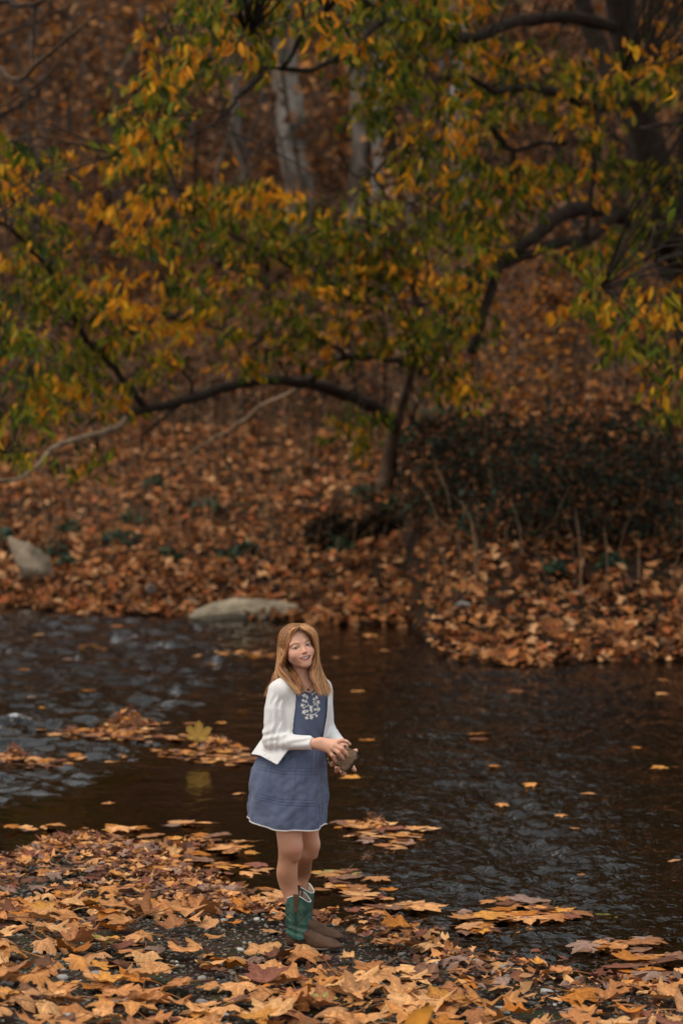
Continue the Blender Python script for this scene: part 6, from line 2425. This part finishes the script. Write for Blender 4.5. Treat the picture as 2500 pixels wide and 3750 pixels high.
def make_boot(heel, toe, shaft_lean=(0, 0), label=None):
    """heel and toe: ground points; built in a frame with x towards the toe"""
    ax = toe - heel
    ln = np.linalg.norm(ax[:2])
    ax = np.array([ax[0] / ln, ax[1] / ln, 0])
    ay = np.array([-ax[1], ax[0], 0])
    z0 = (heel[2] + toe[2]) / 2
    k = ln / .250

    def W(q):
        q = np.asarray(q, float)
        return heel * [1, 1, 0] + [0, 0, z0] + q[..., :1] * ax * k + q[..., 1:2] * ay + q[..., 2:3] * np.array([0, 0, 1.0])
    Minv = np.stack([ax / k, ay, [0, 0, 1.0]], 1)

    def foot(p):
        q = (p - heel * [1, 1, 0] - [0, 0, z0]) @ Minv
        d = cap(q, (.040, 0, .050), (.044, 0, .085), .034, .034)
        d = smin(d, cap(q, (.060, 0, .080), (.140, 0, .044), .034, .029), .03)
        d = smin(d, ell(q, (.160, 0, .032), (.072, .040, .031)), .02)
        d = smin(d, ell(q, (.207, 0, .026), (.042, .033, .017)), .015)
        d = smin(d, ell(q, (.045, 0, .038), (.044, .034, .034)), .015)
        d = d - .0012 * fbm(q[:, 0] * 40, q[:, 1] * 40, q[:, 2] * 40, 3) - .0016 * np.sin(q[:, 0] * 190 + q[:, 2] * 60) * np.exp(-((q[:, 0] - .15) / .03) ** 2)
        d = np.maximum(d, .017 - q[:, 2] + np.where(q[:, 0] < .075, .006, 0) + .012 * sstep(.19, .25, q[:, 0]) * -.5)
        return np.maximum(d, q[:, 2] - .092)
    b_lo, b_hi = bb([W((0, 0, 0)), W((.25, 0, .11))], .05)
    v_, f_ = surface_nets(foot, b_lo, b_hi, .0028)
    v_ = smooth_mesh(v_, f_, 1)
    mb = MB()
    mb.add(v_, f_)
    boot = mb.build('boot', M_BROWN, PERSON)
    if label:
        boot['label'] = label
    # sole: outline extruded, a welt and a stacked heel
    a_ = np.linspace(0, 2 * math.pi, 60, endpoint=False)

    def outline(t_, gr=0.0):
        x = .125 + (.1265 + gr) * np.sign(np.cos(t_)) * np.abs(np.cos(t_)) ** .85
        hw = np.interp(x, [-.01, 0, .03, .06, .10, .16, .20, .235, .255], [.010, .020, .034, .034, .031, .041, .038, .026, .010]) + gr
        return x, hw * np.sign(np.sin(t_)) * np.abs(np.sin(t_)) ** .7
    x, y = outline(a_, .0015)
    lift = .010 * sstep(.17, .25, x) + .013 * sstep(.10, .07, x) * 0 + .006 * np.exp(-((x - .1) / .025) ** 2)
    rows = []
    for zz, g_ in ((.0095, -.002), (.0095, 0), (.0125, .001), (.0165, .001), (.0178, .0005), (.0185, -.012)):
        rows.append(W(np.stack([x * (1 + g_ * 2) - g_ * .25, y * (1 + g_ * 20), zz + lift * (1 if zz < .02 else 1)], -1)))
    Sg = np.array(rows)
    mb = MB()
    grid(mb, Sg[..., 0], Sg[..., 1], Sg[..., 2], np.repeat(np.array([(.03, .024, .02), (.03, .024, .02), (.04, .03, .026), (.05, .04, .03), (.20, .16, .13), (.10, .07, .05)]), 60, 0), wrap=True)
    mb.add(Sg[0], np.arange(60)[None, ::-1].copy(), (.05, .04, .035))
    mb.build('sole', M_SOLE, boot)
    mb = MB()
    t_ = np.linspace(0, 2 * math.pi, 28, endpoint=False)
    for z_a, z_b in ((.0, .010),):
        hx = np.clip(.034 + .036 * np.sign(np.cos(t_)) * np.abs(np.cos(t_)) ** .6, .0, .066)
        hy = .031 * np.sign(np.sin(t_)) * np.abs(np.sin(t_)) ** .7
        rr = np.array([W(np.stack([hx * .98 + .001, hy, hx * 0 + z_], -1)) for z_ in (z_a, z_b)])
        grid(mb, rr[..., 0], rr[..., 1], rr[..., 2], (.03, .024, .02), wrap=True)
        mb.add(rr[0], np.arange(28)[None, ::-1].copy(), (.03, .024, .02))
        mb.add(rr[1], np.arange(28)[None], (.03, .024, .02))
    mb.build('heel', M_SOLE, boot)

    # shaft
    def shaft_top(th):
        return .246 - .036 * np.clip(np.cos(th), 0, 1) ** 1.6 - .020 * np.clip(-np.cos(th), 0, 1) ** 1.6 + .003 * np.cos(4 * th) * np.abs(np.cos(th))

    def shaft_pt(th, t, off=0.0, ztop=None):
        zb = np.interp(np.mod(th, 2 * math.pi), np.radians([0, 28, 50, 75, 110, 150, 180, 210, 250, 285, 310, 332, 360]), [.098, .080, .056, .052, .062, .080, .086, .080, .062, .052, .056, .080, .098])
        z = zb + (shaft_top(th) - zb) * t
        u = np.clip((z - .05) / .19, 0, 1)
        hx = np.interp(u, [0, .25, .55, 1], [.0535, .0475, .0520, .0600])
        hy = np.interp(u, [0, .25, .55, 1], [.0455, .0425, .0450, .0530])
        cx = np.interp(u, [0, .25, .55, 1], [.0540, .0500, .0500, .0525]) + shaft_lean[0] * u
        wr_ = .0020 * np.sin(z * 210 + 3 * np.cos(th)) * np.exp(-((z - .095) / .03) ** 2) + .0014 * vnoise(np.cos(th) * 3, np.sin(th) * 3, z * 40, 3)
        return W(np.stack([cx + (hx + off + wr_) * np.cos(th), (hy + off + wr_) * np.sin(th) + shaft_lean[1] * u, z], -1))
    th = np.linspace(0, 2 * math.pi, 72, endpoint=False)
    t = np.linspace(0, 1, 34)
    T_, TH = np.meshgrid(t, th, indexing='ij')
    mb = MB()
    o_ = shaft_pt(TH, T_, 0)
    i_ = shaft_pt(TH, T_, -.003)[::-1]
    grid(mb, o_[..., 0], o_[..., 1], o_[..., 2], wrap=True)
    grid(mb, i_[..., 0], i_[..., 1], i_[..., 2], (.35, .28, .21), 1, wrap=True)
    sh = mb.build('shaft', [M_GREEN, M_LINING], boot)
    mb = MB()
    tt_ = np.linspace(0, 2 * math.pi, 120)
    tube(mb, shaft_pt(tt_, np.ones(120), -.001), .0021, 6, cap=False)
    mb.build('piping', M_WHITE, boot)
    for sgn in (-1, 1):
        mb = MB()
        a0 = sgn * math.pi / 2
        for nm, zz in (('strap', 1),):
            tq = np.linspace(.60, 1.035, 14)
            wd_ = np.interp(tq, [.60, .68, .74, .85, 1.035], [.006, .0095, .006, .009, .0125])
            lft = shaft_pt(a0 - wd_ / .055, tq, .0022)
            rgt = shaft_pt(a0 + wd_ / .055, tq, .0022)
            mid_ = shaft_pt(np.full(14, a0), tq, .0040)
            g3_ = np.stack([lft, mid_, rgt], 1)
            grid(mb, g3_[..., 0], g3_[..., 1], g3_[..., 2])
            in_ = shaft_pt(np.full(14, a0), tq, -.002)
            g3_ = np.stack([shaft_pt(a0 + wd_ / .055, tq, -.004), in_ , shaft_pt(a0 - wd_ / .055, tq, -.004)], 1)
            grid(mb, g3_[..., 0], g3_[..., 1], g3_[..., 2])
            g4_ = np.stack([lft[-1], mid_[-1], rgt[-1]]), np.stack([shaft_pt(np.array([a0 - wd_[-1] / .055]), tq[-1:], -.004)[0], in_[-1], shaft_pt(np.array([a0 + wd_[-1] / .055]), tq[-1:], -.004)[0]])
            g5 = np.stack(g4_)
            grid(mb, g5[..., 0], g5[..., 1], g5[..., 2])
        tube(mb, shaft_pt(np.full(30, a0), np.linspace(0.02, .62, 30), .0008), .0013, 5)
        mb.build('pull_strap', M_BROWN, boot)
    # swirl stitching on the outside
    mb = MB()
    for sgn in (-1, 1):
        a0 = sgn * math.pi / 2
        for dx in (-1, 1):
            for r0, cxx, cyy, turns in ((.010, .026, .76, 1.4), (.013, .030, .47, 1.2), (.008, .020, .27, 1.0)):
                ph = np.linspace(0, 2 * math.pi * turns, 40)
                rr = r0 * (1 - .7 * ph / ph[-1])
                for o2 in (0, .0022):
                    tube(mb, shaft_pt(a0 + (dx * (cxx + (rr + o2) * np.cos(ph)) * .9) / .052, cyy + (rr + o2) * np.sin(ph) / .17, .0005), .00055, 3, cap=False)
            for o2 in (0, .003, .006):
                tq = np.linspace(.12, .80, 50)
                tube(mb, shaft_pt(a0 + dx * (.026 + o2 + .014 * np.sin(tq * 15)) / .052, tq, .0005), .0005, 3, cap=False)
    mb.build('stitching', M_STITCH, boot)
    return boot


M_STITCH, nt, b = mat('tan_thread')
b.inputs['Base Color'].default_value = (.16, .19, .12, 1)
make_boot(*BOOT_N, (0.004, 0))
make_boot(*BOOT_F, (-.004, 0))

# ------------------------------------------------------------------ the stone she holds
A3, B3, C3, D3 = Z3(1110, 690, -.150), Z3(1352, 868, -.150), Z3(1112, 1150, -.162), Z3(892, 965, -.158)
cen = (A3 + B3 + C3 + D3) / 4
ua = (A3 - D3)
va = (B3 - A3)
hu, hv = np.linalg.norm(ua) / 2 * 1.14, np.linalg.norm(va) / 2 * 1.14
ua /= np.linalg.norm(ua)
na = np.cross(ua, va)
na /= np.linalg.norm(na)
if na[1] < 0:
    na = -na
na = na + np.array([.30, 0, -.30])
na /= np.linalg.norm(na)
va = np.cross(na, ua)
if va @ (B3 - A3) < 0:
    va = -va
MS = np.stack([ua, va, na], 1)
TH_ = .018


def stone_f(p):
    q = (p - (cen + na * TH_)) @ MS
    e = np.abs(q) - np.array([hu * 1.0, hv * 1.02, TH_]) + .003
    d = np.linalg.norm(np.maximum(e, 0), axis=1) + np.minimum(e.max(1), 0) - .003
    d = np.maximum(d, (q @ np.array([.62, .70, -.35])) - .046)
    d = np.maximum(d, (q @ np.array([-.80, .55, .1])) - .056)
    return d + .0055 * fbm(q[:, 0] * 38, q[:, 1] * 38, q[:, 2] * 38, 77, 4)


s_lo, s_hi = bb([A3, B3, C3, D3, cen + na * .04], .02)
v_, f_ = surface_nets(stone_f, s_lo, s_hi, .0022)
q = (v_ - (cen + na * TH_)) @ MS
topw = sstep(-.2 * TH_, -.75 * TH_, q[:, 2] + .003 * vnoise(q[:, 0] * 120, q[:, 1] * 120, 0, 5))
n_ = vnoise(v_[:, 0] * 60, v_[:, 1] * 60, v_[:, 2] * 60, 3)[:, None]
cc = (np.array([.150, .084, .040]) * (1 + .45 * n_)) * topw[:, None] + np.array([.012, .009, .008]) * (1 - topw[:, None])  # front face brown, sides and back coloured near black
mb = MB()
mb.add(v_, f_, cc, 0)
M_HELD = tint_mat('held_stone', .5, .35, 55, .5, .003, .4)
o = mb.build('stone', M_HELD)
tag(o, 'flat brown river stone with a black edge, held in the hands of the girl', 'stone')
